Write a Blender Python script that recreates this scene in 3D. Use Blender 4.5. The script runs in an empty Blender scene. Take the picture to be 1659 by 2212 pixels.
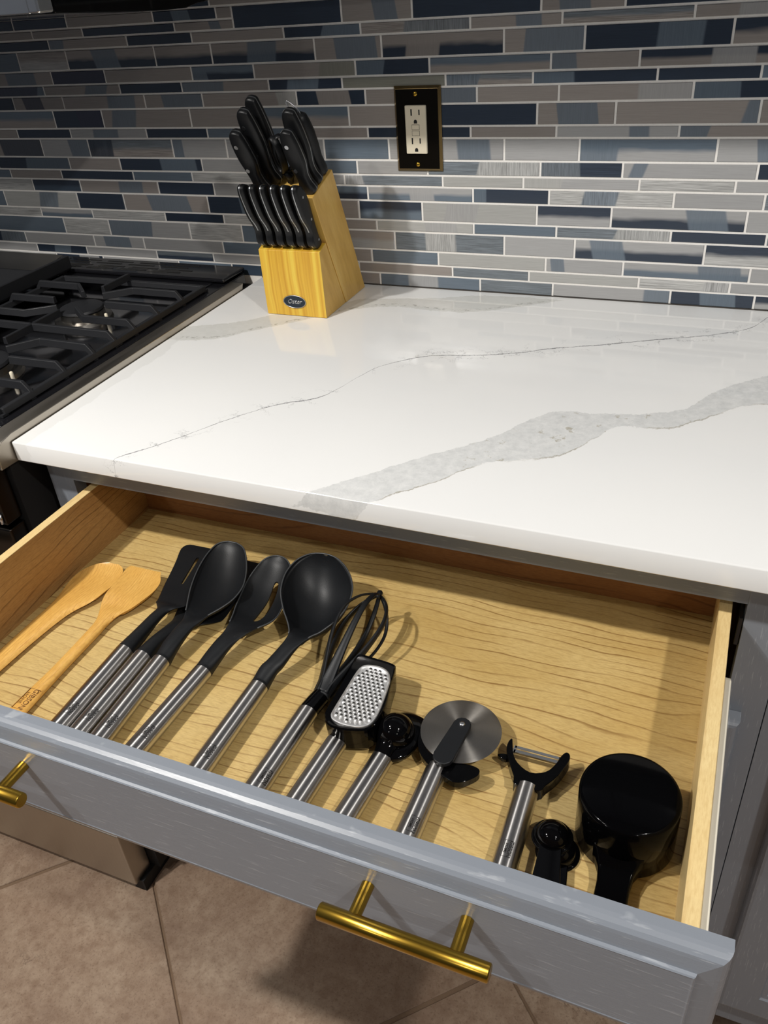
import bpy, bmesh, math, random
from mathutils import Vector, Matrix
random.seed(7)
SC = bpy.context.scene
COL = SC.collection
PI = math.pi
# ------------------------------------------------------------------ camera
F_PX = 1780.1
cam_d = bpy.data.cameras.new('camera')
cam_d.sensor_fit = 'VERTICAL'; cam_d.sensor_height = 24.0
cam_d.lens = F_PX / 2212 * 24.0
cam_d.clip_start = 0.02
cam = bpy.data.objects.new('camera', cam_d); COL.objects.link(cam)
R_ = Vector((0.92182746, 0.38114162, -0.07046418)); U_ = Vector((-0.15926143, 0.53819912, 0.82763368)); F_ = Vector((-0.3533694, 0.75171322, -0.55682789))
cam.matrix_world = Matrix(((R_.x, U_.x, -F_.x, 0.79973), (R_.y, U_.y, -F_.y, -1.26866), (R_.z, U_.z, -F_.z, 0.46406), (0, 0, 0, 1)))
SC.camera = cam
# ------------------------------------------------------------------ world, lights, exposure
w = bpy.data.worlds.new('room_air'); SC.world = w; w.use_nodes = True
w.node_tree.nodes['Background'].inputs[0].default_value = (0.75, 0.82, 1.0, 1); w.node_tree.nodes['Background'].inputs[1].default_value = 0.05
SC.view_settings.view_transform = 'Standard'; SC.view_settings.look = 'None'
SC.view_settings.gamma = 1.0; SC.view_settings.use_curve_mapping = False
SC.view_settings.exposure = -0.10
CEIL = 1.525
LIGHTS = [(-0.42, -1.43, 36), (1.60, -1.43, 23), (-0.30, -1.88, 10), (1.74, -1.92, 3), (-0.80, -3.10, 10), (1.95, -3.10, 10)]
for lx, ly, le in LIGHTS:
    ld = bpy.data.lights.new('downlight_lamp', 'AREA'); ld.shape = 'DISK'; ld.size = 0.08; ld.energy = le
    ld.color = (1.0, 0.965, 0.915)
    lo = bpy.data.objects.new('downlight_lamp', ld); COL.objects.link(lo); lo.location = (lx, ly, CEIL - 0.012)

# ------------------------------------------------------------------ material helpers
def lin(v):
    v = v / 255.0
    return v / 12.92 if v <= 0.04045 else ((v + 0.055) / 1.055) ** 2.4
def rgb(r, g, b): return (lin(r), lin(g), lin(b), 1.0)
class NT:
    def __init__(s, name):
        s.m = bpy.data.materials.new(name); s.m.use_nodes = True; s.t = s.m.node_tree
        s.b = s.t.nodes['Principled BSDF']; s.n = s.t.nodes
    def new(s, typ, **kw):
        n = s.t.nodes.new(typ)
        for k, v in kw.items():
            if k.startswith('i_'): n.inputs[k[2:].replace('_', ' ')].default_value = v
            else: setattr(n, k, v)
        return n
    def link(s, a, b): s.t.links.new(a, b)
    def math(s, op, a, b=None, c=None, clamp=False):
        n = s.t.nodes.new('ShaderNodeMath'); n.operation = op; n.use_clamp = clamp
        for i, v in enumerate((a, b, c)):
            if v is None: continue
            if isinstance(v, (int, float)): n.inputs[i].default_value = v
            else: s.link(v, n.inputs[i])
        return n.outputs[0]
    def mix(s, f, a, b, blend='MIX'):
        n = s.t.nodes.new('ShaderNodeMix'); n.data_type = 'RGBA'; n.blend_type = blend
        for i, v in ((0, f), (6, a), (7, b)):
            if isinstance(v, (int, float)): n.inputs[i].default_value = v
            elif isinstance(v, tuple): n.inputs[i].default_value = v
            else: s.link(v, n.inputs[i])
        return n.outputs[2]
    def ramp(s, f, stops, interp='LINEAR'):
        n = s.t.nodes.new('ShaderNodeValToRGB'); e = n.color_ramp.elements; n.color_ramp.interpolation = interp
        while len(e) < len(stops): e.new(0.5)
        for i, (p, c) in enumerate(stops):
            e[i].position = p; e[i].color = c if isinstance(c, tuple) else (c, c, c, 1)
        s.link(f, n.inputs[0]); return n.outputs[0]
    def noise(s, vec, scale, detail=3, rough=0.5, dist=0):
        n = s.t.nodes.new('ShaderNodeTexNoise'); n.inputs['Scale'].default_value = scale; n.inputs['Detail'].default_value = detail
        n.inputs['Roughness'].default_value = rough; n.inputs['Distortion'].default_value = dist
        if vec is not None: s.link(vec, n.inputs['Vector'])
        return n.outputs[0]
    def mapping(s, vec, scale=(1, 1, 1), loc=(0, 0, 0), rot=(0, 0, 0)):
        n = s.t.nodes.new('ShaderNodeMapping'); n.inputs['Scale'].default_value = scale
        n.inputs['Location'].default_value = loc; n.inputs['Rotation'].default_value = rot
        s.link(vec, n.inputs['Vector']); return n.outputs[0]
    def bump(s, h, strength=0.2, dist=0.001):
        n = s.t.nodes.new('ShaderNodeBump'); n.inputs['Strength'].default_value = strength; n.inputs['Distance'].default_value = dist
        s.link(h, n.inputs['Height']); s.link(n.outputs[0], s.b.inputs['Normal'])
    def geo(s): return s.t.nodes.new('ShaderNodeNewGeometry').outputs['Position']
    def objc(s): return s.t.nodes.new('ShaderNodeTexCoord').outputs['Object']
    def gen(s): return s.t.nodes.new('ShaderNodeTexCoord').outputs['Generated']
    def sep(s, v):
        n = s.t.nodes.new('ShaderNodeSeparateXYZ'); s.link(v, n.inputs[0]); return n.outputs
    def comb(s, x, y, z):
        n = s.t.nodes.new('ShaderNodeCombineXYZ')
        for i, v in enumerate((x, y, z)):
            if isinstance(v, (int, float)): n.inputs[i].default_value = v
            else: s.link(v, n.inputs[i])
        return n.outputs[0]
    def set(s, **kw):
        names = dict(col='Base Color', rough='Roughness', metal='Metallic', spec='Specular IOR Level', coat='Coat Weight', crough='Coat Roughness', aniso='Anisotropic', ior='IOR')
        for k, v in kw.items():
            i = s.b.inputs[names[k]]
            if isinstance(v, (int, float, tuple)): i.default_value = v
            else: s.link(v, i)
        return s
def simple(name, col, rough=0.5, metal=0.0, nscale=60, var=0.08, bump=0.0, spec=0.5, coat=0.0):
    t = NT(name); p = t.objc(); n = t.noise(p, nscale, 3)
    a = tuple(max(0, c * (1 - var)) for c in col[:3]) + (1,); b = tuple(min(1, c * (1 + var)) for c in col[:3]) + (1,)
    t.set(col=t.mix(n, a, b), rough=rough, metal=metal, spec=spec, coat=coat)
    if bump: t.bump(n, bump, 0.0005)
    return t.m

def wood(name, light, mid, dark, axis='X', linescale=60, rough=0.42, figure=1.0, dash=0.6, coat=0.15, mirror=False):
    """flat-sawn timber: grain runs along axis, cathedral lines from a warped coordinate"""
    t = NT(name); p = t.geo() if not mirror else t.objc(); x, y, z = t.sep(p)
    if axis == 'X': al, ac = x, t.math('ADD', y, t.math('MULTIPLY', z, 0.9))
    elif axis == 'Y': al, ac = y, t.math('ADD', t.math('MULTIPLY', x, 0.9), z)
    else: al, ac = z, t.math('ADD', x, t.math('MULTIPLY', y, 0.7))
    lo = t.noise(t.comb(t.math('MULTIPLY', al, 2.6), t.math('MULTIPLY', ac, 6.0), 0.3), 1.0, 2, 0.5)
    wv = t.math('ADD', ac, t.math('MULTIPLY', lo, 0.10 * figure))
    w2 = t.noise(t.comb(t.math('MULTIPLY', al, 14), t.math('MULTIPLY', ac, 60), 1.1), 1.0, 3, 0.6)
    wv = t.math('ADD', wv, t.math('MULTIPLY', w2, 0.006))
    ph = t.math('FRACT', t.math('MULTIPLY', wv, linescale))
    line = t.ramp(ph, [(0.0, 0.0), (0.80, 0.06), (0.91, 0.9), (0.96, 0.9), (1.0, 0.0)])
    brk = t.noise(t.comb(t.math('MULTIPLY', al, 9), t.math('MULTIPLY', ac, 45), 4.0), 1.0, 2, 0.5)
    line = t.math('MULTIPLY', line, t.ramp(brk, [(0.38, 0.05), (0.60, 1.0)]))
    fine = t.noise(t.comb(t.math('MULTIPLY', al, 110), t.math('MULTIPLY', ac, 620), 2.0), 1.0, 3, 0.65)
    blotch = t.noise(t.comb(t.math('MULTIPLY', al, 6), t.math('MULTIPLY', ac, 14), 5.0), 1.0, 3, 0.6)
    c = t.mix(t.ramp(blotch, [(0.3, 0.0), (0.7, 1.0)]), light, mid)
    c = t.mix(t.ramp(fine, [(0.40, 0.0), (0.70, 0.55)]), c, t.mix(0.5, mid, dark))
    c = t.mix(t.math('MULTIPLY', line, dash), c, dark)
    t.set(col=c, rough=rough, coat=coat, crough=0.25)
    t.bump(fine, 0.08, 0.0003)
    return t.m

# ------------------------------------------------------------------ materials
M = {}
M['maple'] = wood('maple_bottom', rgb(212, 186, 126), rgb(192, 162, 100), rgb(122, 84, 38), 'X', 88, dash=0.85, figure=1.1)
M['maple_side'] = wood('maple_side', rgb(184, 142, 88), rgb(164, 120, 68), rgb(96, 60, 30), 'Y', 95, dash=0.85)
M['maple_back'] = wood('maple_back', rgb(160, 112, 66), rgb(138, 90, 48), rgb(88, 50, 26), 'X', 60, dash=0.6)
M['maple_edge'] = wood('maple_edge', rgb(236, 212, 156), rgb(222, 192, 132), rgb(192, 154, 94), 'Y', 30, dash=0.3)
M['bamboo'] = wood('bamboo_utensil', rgb(230, 186, 104), rgb(210, 158, 74), rgb(160, 104, 38), 'Y', 300, dash=0.6, figure=0.12)
def block_wood(name, ax):
    t = NT(name); p = t.geo(); x, y, z = t.sep(p)
    if ax == 'front':
        st = t.math('ADD', t.math('MULTIPLY', x, 110), t.math('MULTIPLY', t.noise(t.comb(t.math('MULTIPLY', x, 14), 0.0, t.math('MULTIPLY', z, 7)), 1.0, 2), 1.3))
        n = t.noise(t.comb(st, 0.0, t.math('MULTIPLY', z, 1.5)), 1.0, 2, 0.5)
        f = t.noise(t.comb(t.math('MULTIPLY', x, 700), 0.0, t.math('MULTIPLY', z, 18)), 1.0, 2)
        c = t.ramp(n, [(0.32, rgb(206, 146, 40)), (0.5, rgb(236, 190, 66)), (0.66, rgb(246, 212, 84))])
    else:
        n = t.noise(t.comb(0.0, t.math('MULTIPLY', t.math('ADD', t.math('MULTIPLY', y, 0.92), t.math('MULTIPLY', z, 0.38)), 42), t.math('MULTIPLY', z, 9)), 1.0, 4, 0.6)
        f = t.noise(t.comb(0.0, t.math('MULTIPLY', t.math('ADD', t.math('MULTIPLY', y, 0.92), t.math('MULTIPLY', z, 0.38)), 500), t.math('MULTIPLY', z, 50)), 1.0, 2)
        c = t.ramp(n, [(0.3, rgb(200, 156, 70)), (0.55, rgb(222, 180, 92)), (0.75, rgb(234, 198, 112))])
    c = t.mix(t.math('MULTIPLY', f, 0.22), c, rgb(150, 96, 30))
    t.set(col=c, rough=0.38, coat=0.2, crough=0.2)
    return t.m
M['block_front'] = block_wood('block_front_grain', 'front'); M['block_side'] = block_wood('block_side_grain', 'side')
M['block_slot'] = simple('slot_shadow', rgb(58, 34, 14), 0.8)
M['black_silicone'] = simple('black_nylon', rgb(20, 22, 25), 0.46, nscale=900, var=0.25, bump=0.15, spec=0.35)
M['cup_gloss'] = simple('black_cup_plastic', rgb(4, 4, 5), 0.10, var=0.02, spec=0.09)
M['rim_highlight'] = simple('nylon_rim_highlight', rgb(62, 64, 66), 0.4)  # lighter grey paints the highlight along the black bowl rims
M['black_gloss'] = simple('black_gloss_plastic', rgb(5, 5, 6), 0.06, var=0.02, spec=0.22)
M['black_handle'] = simple('black_knife_handle', rgb(15, 16, 18), 0.42, nscale=1200, var=0.3, bump=0.12, spec=0.35)
def brushed(name, col, rough, ax=(400, 12, 400), aniso=0.5, amt=0.25):
    t = NT(name); p = t.objc(); n = t.noise(t.mapping(p, scale=ax), 1.0, 2, 0.6)
    c2 = tuple(c * 0.72 for c in col[:3]) + (1,)
    t.set(col=t.mix(t.math('MULTIPLY', n, amt * 2), col, c2), rough=rough, metal=1.0, aniso=aniso)
    t.bump(n, 0.06, 0.0002)
    return t.m
def handle_steel():
    t = NT('brushed_steel_handle'); n = t.noise(t.mapping(t.objc(), scale=(60, 1500, 60)), 1.0, 2, 0.6)
    t.set(col=t.mix(n, rgb(206, 204, 202), rgb(188, 186, 184)), rough=0.30, metal=1.0, aniso=0.96)
    t.link(t.comb(0.0, 1.0, 0.0), t.b.inputs['Tangent']); return t.m
M['steel_handle'] = handle_steel()
M['steel'] = brushed('brushed_steel', rgb(168, 164, 158), 0.30, (30, 600, 600), 0.2)
M['steel_bright'] = simple('polished_steel', rgb(232, 232, 232), 0.20, metal=1.0, var=0.03)
M['grater_steel'] = simple('grater_steel', rgb(236, 236, 236), 0.38, metal=0.85, var=0.03)
M['range_steel'] = brushed('range_steel', rgb(190, 183, 172), 0.36, (500, 20, 20), 0.2)
M['range_dark_steel'] = brushed('range_black_stainless', rgb(66, 62, 58), 0.25, (20, 500, 500), 0.2)
M['brass'] = brushed('brushed_brass', rgb(196, 158, 62), 0.26, (14, 700, 700), 0.3)
M['brass_plate'] = simple('black_nickel_plate', rgb(30, 26, 20), 0.10, metal=0.55, var=0.05)
M['brass_rim'] = simple('antique_brass_rim', rgb(150, 126, 84), 0.22, metal=1.0, var=0.1)
M['rivet'] = simple('rivet_metal', rgb(190, 192, 196), 0.3, metal=1.0)
M['tang'] = simple('tang_metal', rgb(176, 178, 180), 0.35, metal=1.0)
M['iron'] = simple('cast_iron', rgb(34, 35, 38), 0.45, nscale=700, var=0.3, bump=0.25)
M['enamel'] = simple('black_enamel', rgb(22, 22, 25), 0.16, var=0.1)
M['pan_steel'] = simple('cooktop_pan', rgb(150, 150, 154), 0.10, metal=1.0, var=0.05)
M['dark_gap'] = simple('dark_void', rgb(14, 14, 16), 0.7)
M['outlet'] = simple('ivory_plastic', rgb(232, 222, 198), 0.35, var=0.03)
M['slot_black'] = simple('socket_slot', rgb(12, 11, 10), 0.6)
M['print_black'] = simple('printed_ink', rgb(22, 20, 20), 0.5)
M['print_brown'] = simple('burnt_lettering', rgb(112, 74, 30), 0.7)
M['white_plastic'] = simple('white_slide', rgb(226, 220, 204), 0.35, var=0.04)
M['grout'] = simple('grout', rgb(246, 243, 238), 0.9, nscale=500, var=0.08, bump=0.3)
M['caulk'] = simple('dark_joint', rgb(70, 66, 62), 0.8)  # dark grey for the worktop joint line and the button gaps
M['ceiling'] = simple('ceiling_paint', rgb(168, 172, 182), 0.9, var=0.02)
M['wallpaint'] = simple('wall_paint', rgb(74, 80, 90), 0.9, var=0.03)
M['floor_grout'] = simple('floor_grout', rgb(120, 98, 78), 0.95, nscale=300, var=0.15)
M['badge'] = simple('badge_enamel', rgb(44, 54, 66), 0.25, metal=0.3)
M['lens'] = simple('lamp_lens', (0.9, 0.88, 0.82, 1), 0.4)
M['lens'].node_tree.nodes['Principled BSDF'].inputs['Emission Color'].default_value = (1, 0.93, 0.82, 1)
M['lens'].node_tree.nodes['Principled BSDF'].inputs['Emission Strength'].default_value = 1.5

def paint(name, axis='X'):
    t = NT(name); p = t.geo(); x, y, z = t.sep(p)
    al, ac = (x, z) if axis == 'X' else (z, x)
    s = t.noise(t.comb(t.math('MULTIPLY', al, 34), t.math('MULTIPLY', y, 30), t.math('MULTIPLY', ac, 520)), 1.0, 3, 0.6)
    l = t.ramp(s, [(0.60, 0.0), (0.68, 1.0)])
    c = t.mix(t.math('MULTIPLY', l, 0.50), rgb(130, 136, 145), rgb(178, 182, 188))
    t.set(col=c, rough=0.34, coat=0.35, crough=0.3)
    t.bump(s, 0.25, 0.0005)
    return t.m
M['paint'] = paint('grey_blue_paint_rails', 'X'); M['paint_v'] = paint('grey_blue_paint_stiles', 'Z')

# glass mosaic tile: reads per-object colours and band limits
def tile_mat():
    t = NT('glass_mosaic')
    def att(nm):
        n = t.new('ShaderNodeAttribute'); n.attribute_type = 'OBJECT'; n.attribute_name = nm; return n
    oi = t.new('ShaderNodeObjectInfo'); base = oi.outputs['Color']; rnd = oi.outputs['Random']
    bot = att('tone_bottom').outputs['Color']; alt = att('tone_band').outputs['Color']
    g = t.sep(t.gen()); oc = t.sep(t.objc()); wp = t.sep(t.geo())
    # vertical fade between two tones
    nz = t.noise(t.comb(t.math('MULTIPLY', wp[0], 18), 0.0, t.math('MULTIPLY', wp[2], 60)), 1.0, 2)
    gz = t.math('ADD', g[2], t.math('MULTIPLY', t.math('SUBTRACT', nz, 0.5), 0.35))
    c = t.mix(t.ramp(gz, [(0.36, 0.0), (0.62, 1.0)]), bot, base)
    # brushed cross band with slanted ends
    sl = t.math('ADD', g[0], t.math('MULTIPLY', t.math('SUBTRACT', g[2], 0.5), t.math('MULTIPLY', t.math('SUBTRACT', rnd, 0.5), 0.09)))
    a = t.math('MULTIPLY', t.math('SUBTRACT', sl, att('band_start').outputs['Fac']), 60, clamp=True)
    b = t.math('MULTIPLY', t.math('SUBTRACT', att('band_end').outputs['Fac'], sl), 60, clamp=True)
    band = t.math('MULTIPLY', a, b)
    c = t.mix(t.math('MULTIPLY', band, 0.85), c, alt)
    # brush streaks: vertical in the band, horizontal outside
    h = t.noise(t.comb(t.math('MULTIPLY', wp[0], 25), t.math('MULTIPLY', rnd, 40), t.math('MULTIPLY', wp[2], 1100)), 1.0, 3, 0.7)
    v = t.noise(t.comb(t.math('MULTIPLY', wp[0], 900), t.math('MULTIPLY', rnd, 40), t.math('MULTIPLY', wp[2], 30)), 1.0, 3, 0.7)
    s = t.math('ADD', t.math('MULTIPLY', v, band), t.math('MULTIPLY', h, t.math('SUBTRACT', 1.0, band)))
    amt = att('streaks').outputs['Fac']
    k = t.math('MULTIPLY', t.math('SUBTRACT', s, 0.5), t.math('ADD', t.math('MULTIPLY', amt, 1.9), 0.35))
    hs = t.new('ShaderNodeHueSaturation'); t.link(c, hs.inputs['Color']); t.link(t.math('ADD', 1.0, k), hs.inputs['Value'])
    # soft darker rim under the glass
    ex = t.math('MINIMUM', g[0], t.math('SUBTRACT', 1.0, g[0]))
    t.set(col=hs.outputs[0], rough=t.math('ADD', 0.20, t.math('MULTIPLY', amt, 0.2)), spec=0.6, coat=0.25, crough=0.12)
    t.bump(s, 0.12, 0.0004)
    return t.m
M['tile'] = tile_mat()

def quartz():
    t = NT('veined_quartz'); p = t.geo(); x, y, z = t.sep(p)
    v = t.math('ADD', y, z)                              # the slab pattern turns over the front edge
    P2 = t.comb(x, v, 0.0)
    def curve(pts, lo, hi):                               # value = curve(x), mapped from lo..hi
        n = t.new('ShaderNodeFloatCurve'); cm = n.mapping; c = cm.curves[0]
        X = lambda a: (a + 0.1) / 1.5
        Y = lambda b: (b - lo) / (hi - lo)
        pp = [(X(a), Y(b)) for a, b in pts]
        c.points[0].location = pp[0]; c.points[1].location = pp[-1]
        for q in pp[1:-1]: c.points.new(*q)
        for q in c.points: q.handle_type = 'AUTO'
        cm.use_clip = False; cm.update()
        t.link(t.math('DIVIDE', t.math('ADD', x, 0.1), 1.5), n.inputs['Value'])
        return t.math('ADD', t.math('MULTIPLY', n.outputs[0], hi - lo), lo)
    n1 = t.math('SUBTRACT', t.noise(P2, 55, 6, 0.7), 0.5); n2 = t.math('SUBTRACT', t.noise(P2, 240, 4, 0.6), 0.5); n3 = t.math('SUBTRACT', t.noise(P2, 14, 2, 0.5), 0.5)
    jag = t.math('ADD', t.math('MULTIPLY', n1, 0.020), t.math('MULTIPLY', n2, 0.006))
    vj = t.math('ADD', v, jag)
    def between(up, lo_, soft=900):
        a = t.math('MULTIPLY', t.math('SUBTRACT', up, vj), soft, clamp=True)
        b = t.math('MULTIPLY', t.math('SUBTRACT', vj, lo_), soft, clamp=True)
        return t.math('MULTIPLY', a, b)
    L, H = -0.75, 0.1
    bu = curve([(-0.1, -0.75), (0.40, -0.645), (0.415, -0.627), (0.444, -0.596), (0.504, -0.529), (0.567, -0.464), (0.603, -0.404), (0.628, -0.382), (0.668, -0.377), (0.713, -0.367), (0.759, -0.345), (0.791, -0.289), (0.851, -0.225), (0.95, -0.16), (1.4, 0.1)], L, H)
    bl = curve([(-0.1, -0.74), (0.43, -0.655), (0.445, -0.662), (0.487, -0.628), (0.503, -0.608), (0.54, -0.569), (0.571, -0.527), (0.616, -0.504), (0.646, -0.486), (0.679, -0.434), (0.701, -0.402), (0.741, -0.397), (0.787, -0.36), (0.834, -0.312), (0.90, -0.29), (1.4, 0.02)], L, H)
    big = between(bu, bl)
    biged = t.math('SUBTRACT', 1.0, t.math('MULTIPLY', t.math('ABSOLUTE', t.math('SUBTRACT', vj, bl)), 420), clamp=True)
    biged = t.math('MULTIPLY', biged, t.ramp(t.noise(P2, 16, 2), [(0.42, 0.0), (0.56, 1.0)]))
    biged = t.math('MULTIPLY', biged, t.math('MULTIPLY', t.math('SUBTRACT', x, 0.44), 60, clamp=True))
    tu = curve([(-0.1, -0.26), (0.0, -0.24), (0.045, -0.222), (0.075, -0.205), (0.12, -0.16), (0.20, -0.10), (0.227, -0.071), (0.272, -0.060), (0.36, -0.038), (0.406, -0.019), (0.48, -0.012), (0.56, -0.012), (1.4, 0.05)], L, H)
    tl = curve([(-0.1, -0.31), (0.0, -0.30), (0.037, -0.293), (0.075, -0.280), (0.109, -0.243), (0.159, -0.195), (0.225, -0.129), (0.286, -0.095), (0.328, -0.094), (0.381, -0.099), (0.429, -0.090), (0.491, -0.054), (0.556, -0.011), (0.60, 0.01), (1.4, 0.09)], L, H)
    top = between(tu, tl, 500)
    toped = t.math('SUBTRACT', 1.0, t.math('MULTIPLY', t.math('ABSOLUTE', t.math('SUBTRACT', vj, t.math('ADD', tl, 0.012))), 160), clamp=True)
    toped = t.math('MULTIPLY', toped, t.ramp(t.noise(P2, 120, 4, 0.7), [(0.50, 0.0), (0.60, 1.0)]))
    toped = t.math('MULTIPLY', toped, top)
    # hairline crack
    th = curve([(-0.1, -0.75), (0.15, -0.66), (0.158, -0.628), (0.185, -0.592), (0.263, -0.472), (0.286, -0.448), (0.319, -0.426), (0.335, -0.395), (0.349, -0.347), (0.365, -0.310), (0.387, -0.287), (0.417, -0.264), (0.477, -0.248), (0.536, -0.225), (0.577, -0.200), (0.635, -0.175), (0.708, -0.139), (0.774, -0.108), (0.823, -0.072), (0.845, -0.026), (0.88, 0.02), (1.4, 0.1)], L, H)
    fj = t.math('ADD', v, t.math('ADD', t.math('MULTIPLY', n1, 0.008), t.math('MULTIPLY', n2, 0.004)))
    dth = t.math('ABSOLUTE', t.math('SUBTRACT', fj, th))
    wid = t.ramp(t.noise(P2, 30, 2), [(0.35, 0.0009), (0.7, 0.0026)])
    hair = t.math('SUBTRACT', 1.0, t.math('DIVIDE', dth, wid), clamp=True)
    # broken side veinlets near the crack
    vo = t.new('ShaderNodeTexVoronoi', feature='DISTANCE_TO_EDGE'); vo.inputs['Scale'].default_value = 26
    wv = t.new('ShaderNodeVectorMath', operation='ADD'); t.link(P2, wv.inputs[0]); t.link(t.comb(t.math('MULTIPLY', n1, 0.05), t.math('MULTIPLY', n2, 0.03), 0.0), wv.inputs[1]); t.link(wv.outputs[0], vo.inputs['Vector'])
    side = t.math('SUBTRACT', 1.0, t.math('MULTIPLY', vo.outputs['Distance'], 55), clamp=True)
    near = t.math('SUBTRACT', 1.0, t.math('MULTIPLY', dth, 28), clamp=True)
    side = t.math('MULTIPLY', side, t.math('MULTIPLY', near, t.ramp(t.noise(P2, 34, 3, 0.6), [(0.46, 0.0), (0.52, 1.0)])))
    # faint ghost vein near the range
    ghost = t.math('MULTIPLY', t.math('SUBTRACT', 0.024, t.math('ADD', x, t.math('ADD', t.math('MULTIPLY', n3, 0.03), t.math('MULTIPLY', n1, 0.02)))), 500, clamp=True)
    ghost = t.math('MULTIPLY', ghost, t.math('MULTIPLY', t.math('SUBTRACT', -0.27, v), 40, clamp=True))
    spots = t.ramp(t.noise(P2, 46, 4, 0.7), [(0.60, 0.0), (0.66, 1.0)])
    ogate = t.math('MULTIPLY', t.math('MULTIPLY', t.math('SUBTRACT', x, 0.54), 40, clamp=True), t.math('MULTIPLY', t.math('SUBTRACT', 0.80, x), 40, clamp=True))
    rust = t.math('MULTIPLY', t.math('MULTIPLY', spots, big), ogate)
    c = t.mix(t.noise(P2, 4, 2), rgb(240, 240, 238), rgb(232, 233, 233))
    veincol = t.mix(t.ramp(t.noise(P2, 80, 6, 0.75), [(0.35, 0.0), (0.65, 1.0)]), rgb(196, 198, 198), rgb(222, 223, 222))
    c = t.mix(t.math('MULTIPLY', big, 0.80), c, veincol)
    c = t.mix(t.math('MULTIPLY', rust, 0.55), c, rgb(150, 140, 112))
    c = t.mix(t.math('MULTIPLY', biged, 0.75), c, rgb(138, 130, 108))
    c = t.mix(t.math('MULTIPLY', top, 0.65), c, t.mix(t.noise(P2, 60, 4, 0.7), rgb(186, 186, 178), rgb(222, 222, 218)))
    c = t.mix(t.math('MULTIPLY', toped, 0.7), c, rgb(120, 118, 110))
    c = t.mix(t.math('MULTIPLY', ghost, 0.30), c, rgb(206, 206, 202))
    c = t.mix(t.math('MULTIPLY', side, 0.85), c, rgb(104, 104, 108))
    c = t.mix(t.math('MULTIPLY', hair, 0.95), c, rgb(92, 92, 96))
    t.set(col=c, rough=0.07, spec=0.6)
    return t.m
M['quartz'] = quartz()

def floor_tile_mat():
    t = NT('travertine_tile'); p = t.geo(); 
    a = t.noise(p, 5, 6, 0.7, 0.5); b = t.noise(p, 48, 6, 0.75); d = t.noise(p, 260, 2, 0.5)
    c = t.ramp(a, [(0.30, rgb(130, 107, 90)), (0.5, rgb(156, 134, 114)), (0.70, rgb(178, 158, 137))])
    c = t.mix(t.ramp(b, [(0.36, 0.5), (0.58, 0.0)]), c, rgb(118, 92, 72))
    c = t.mix(t.ramp(d, [(0.3, 0.35), (0.45, 0.0)]), c, rgb(96, 74, 58))
    vo = t.new('ShaderNodeTexVoronoi', feature='DISTANCE_TO_EDGE'); vo.inputs['Scale'].default_value = 4.5
    wv = t.new('ShaderNodeVectorMath', operation='ADD'); t.link(p, wv.inputs[0]); t.link(t.comb(t.math('MULTIPLY', b, 0.12), t.math('MULTIPLY', a, 0.25), 0.0), wv.inputs[1]); t.link(wv.outputs[0], vo.inputs['Vector'])
    cr = t.math('MULTIPLY', t.math('SUBTRACT', 1.0, t.math('MULTIPLY', vo.outputs['Distance'], 140), clamp=True), t.ramp(a, [(0.52, 0.0), (0.6, 1.0)]))
    c = t.mix(t.math('MULTIPLY', cr, 0.6), c, rgb(90, 70, 56))
    t.set(col=c, rough=0.42)
    t.bump(b, 0.12, 0.002)
    return t.m
M['floor_tile'] = floor_tile_mat()

# ------------------------------------------------------------------ geometry helpers
def link(o, parent=None):
    COL.objects.link(o)
    if parent is not None: o.parent = parent
    return o
def obj(name, bm, mat, parent=None, smooth=False, origin=None, bevel=0, seg=2):
    me = bpy.data.meshes.new(name)
    bmesh.ops.recalc_face_normals(bm, faces=bm.faces)
    if origin is not None: bmesh.ops.translate(bm, verts=bm.verts, vec=-Vector(origin))
    bm.to_mesh(me); bm.free()
    mats = mat if isinstance(mat, (list, tuple)) else [mat]
    for m in mats: me.materials.append(M[m] if isinstance(m, str) else m)
    if smooth: me.shade_smooth()
    o = bpy.data.objects.new(name, me)
    if origin is not None: o.location = origin
    link(o, parent)
    if origin is not None and parent is not None: o.location = Vector(origin) - parent_world(parent)
    elif parent is not None: o.location = -parent_world(parent)
    if bevel:
        b = o.modifiers.new('edge', 'BEVEL'); b.width = bevel; b.segments = seg; b.limit_method = 'ANGLE'; b.angle_limit = math.radians(40)
        if not smooth: me.shade_smooth(); b.harden_normals = True
    return o
def parent_world(p):
    v = Vector((0, 0, 0))
    while p is not None: v += Vector(p.location); p = p.parent
    return v
def tag(o, label, cat, group=None):
    o['label'] = label; o['category'] = cat
    if group: o['group'] = group
    return o
def thing(name, loc, label, cat, group=None):
    o = bpy.data.objects.new(name, None); link(o); o.location = loc; o.empty_display_size = 0.02
    return tag(o, label, cat, group)
def box(bm, x0, x1, y0, y1, z0, z1):
    vs = [bm.verts.new((x, y, z)) for z in (z0, z1) for y in (y0, y1) for x in (x0, x1)]
    for f in ((0, 1, 3, 2), (4, 6, 7, 5), (0, 4, 5, 1), (2, 3, 7, 6), (0, 2, 6, 4), (1, 5, 7, 3)): bm.faces.new([vs[i] for i in f])
def B(*a):
    bm = bmesh.new()
    for q in a: box(bm, *q)
    return bm
def loft(bm, rings, cap=True, close=False):
    vr = [[bm.verts.new(p) for p in r] for r in rings]
    n = len(vr[0]); k = len(vr)
    for i in range(k - 1 if not close else k):
        a, b = vr[i], vr[(i + 1) % k]
        for j in range(n): bm.faces.new((a[j], a[(j + 1) % n], b[(j + 1) % n], b[j]))
    if cap and not close:
        bm.faces.new(list(reversed(vr[0]))); bm.faces.new(vr[-1])
    return vr
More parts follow.
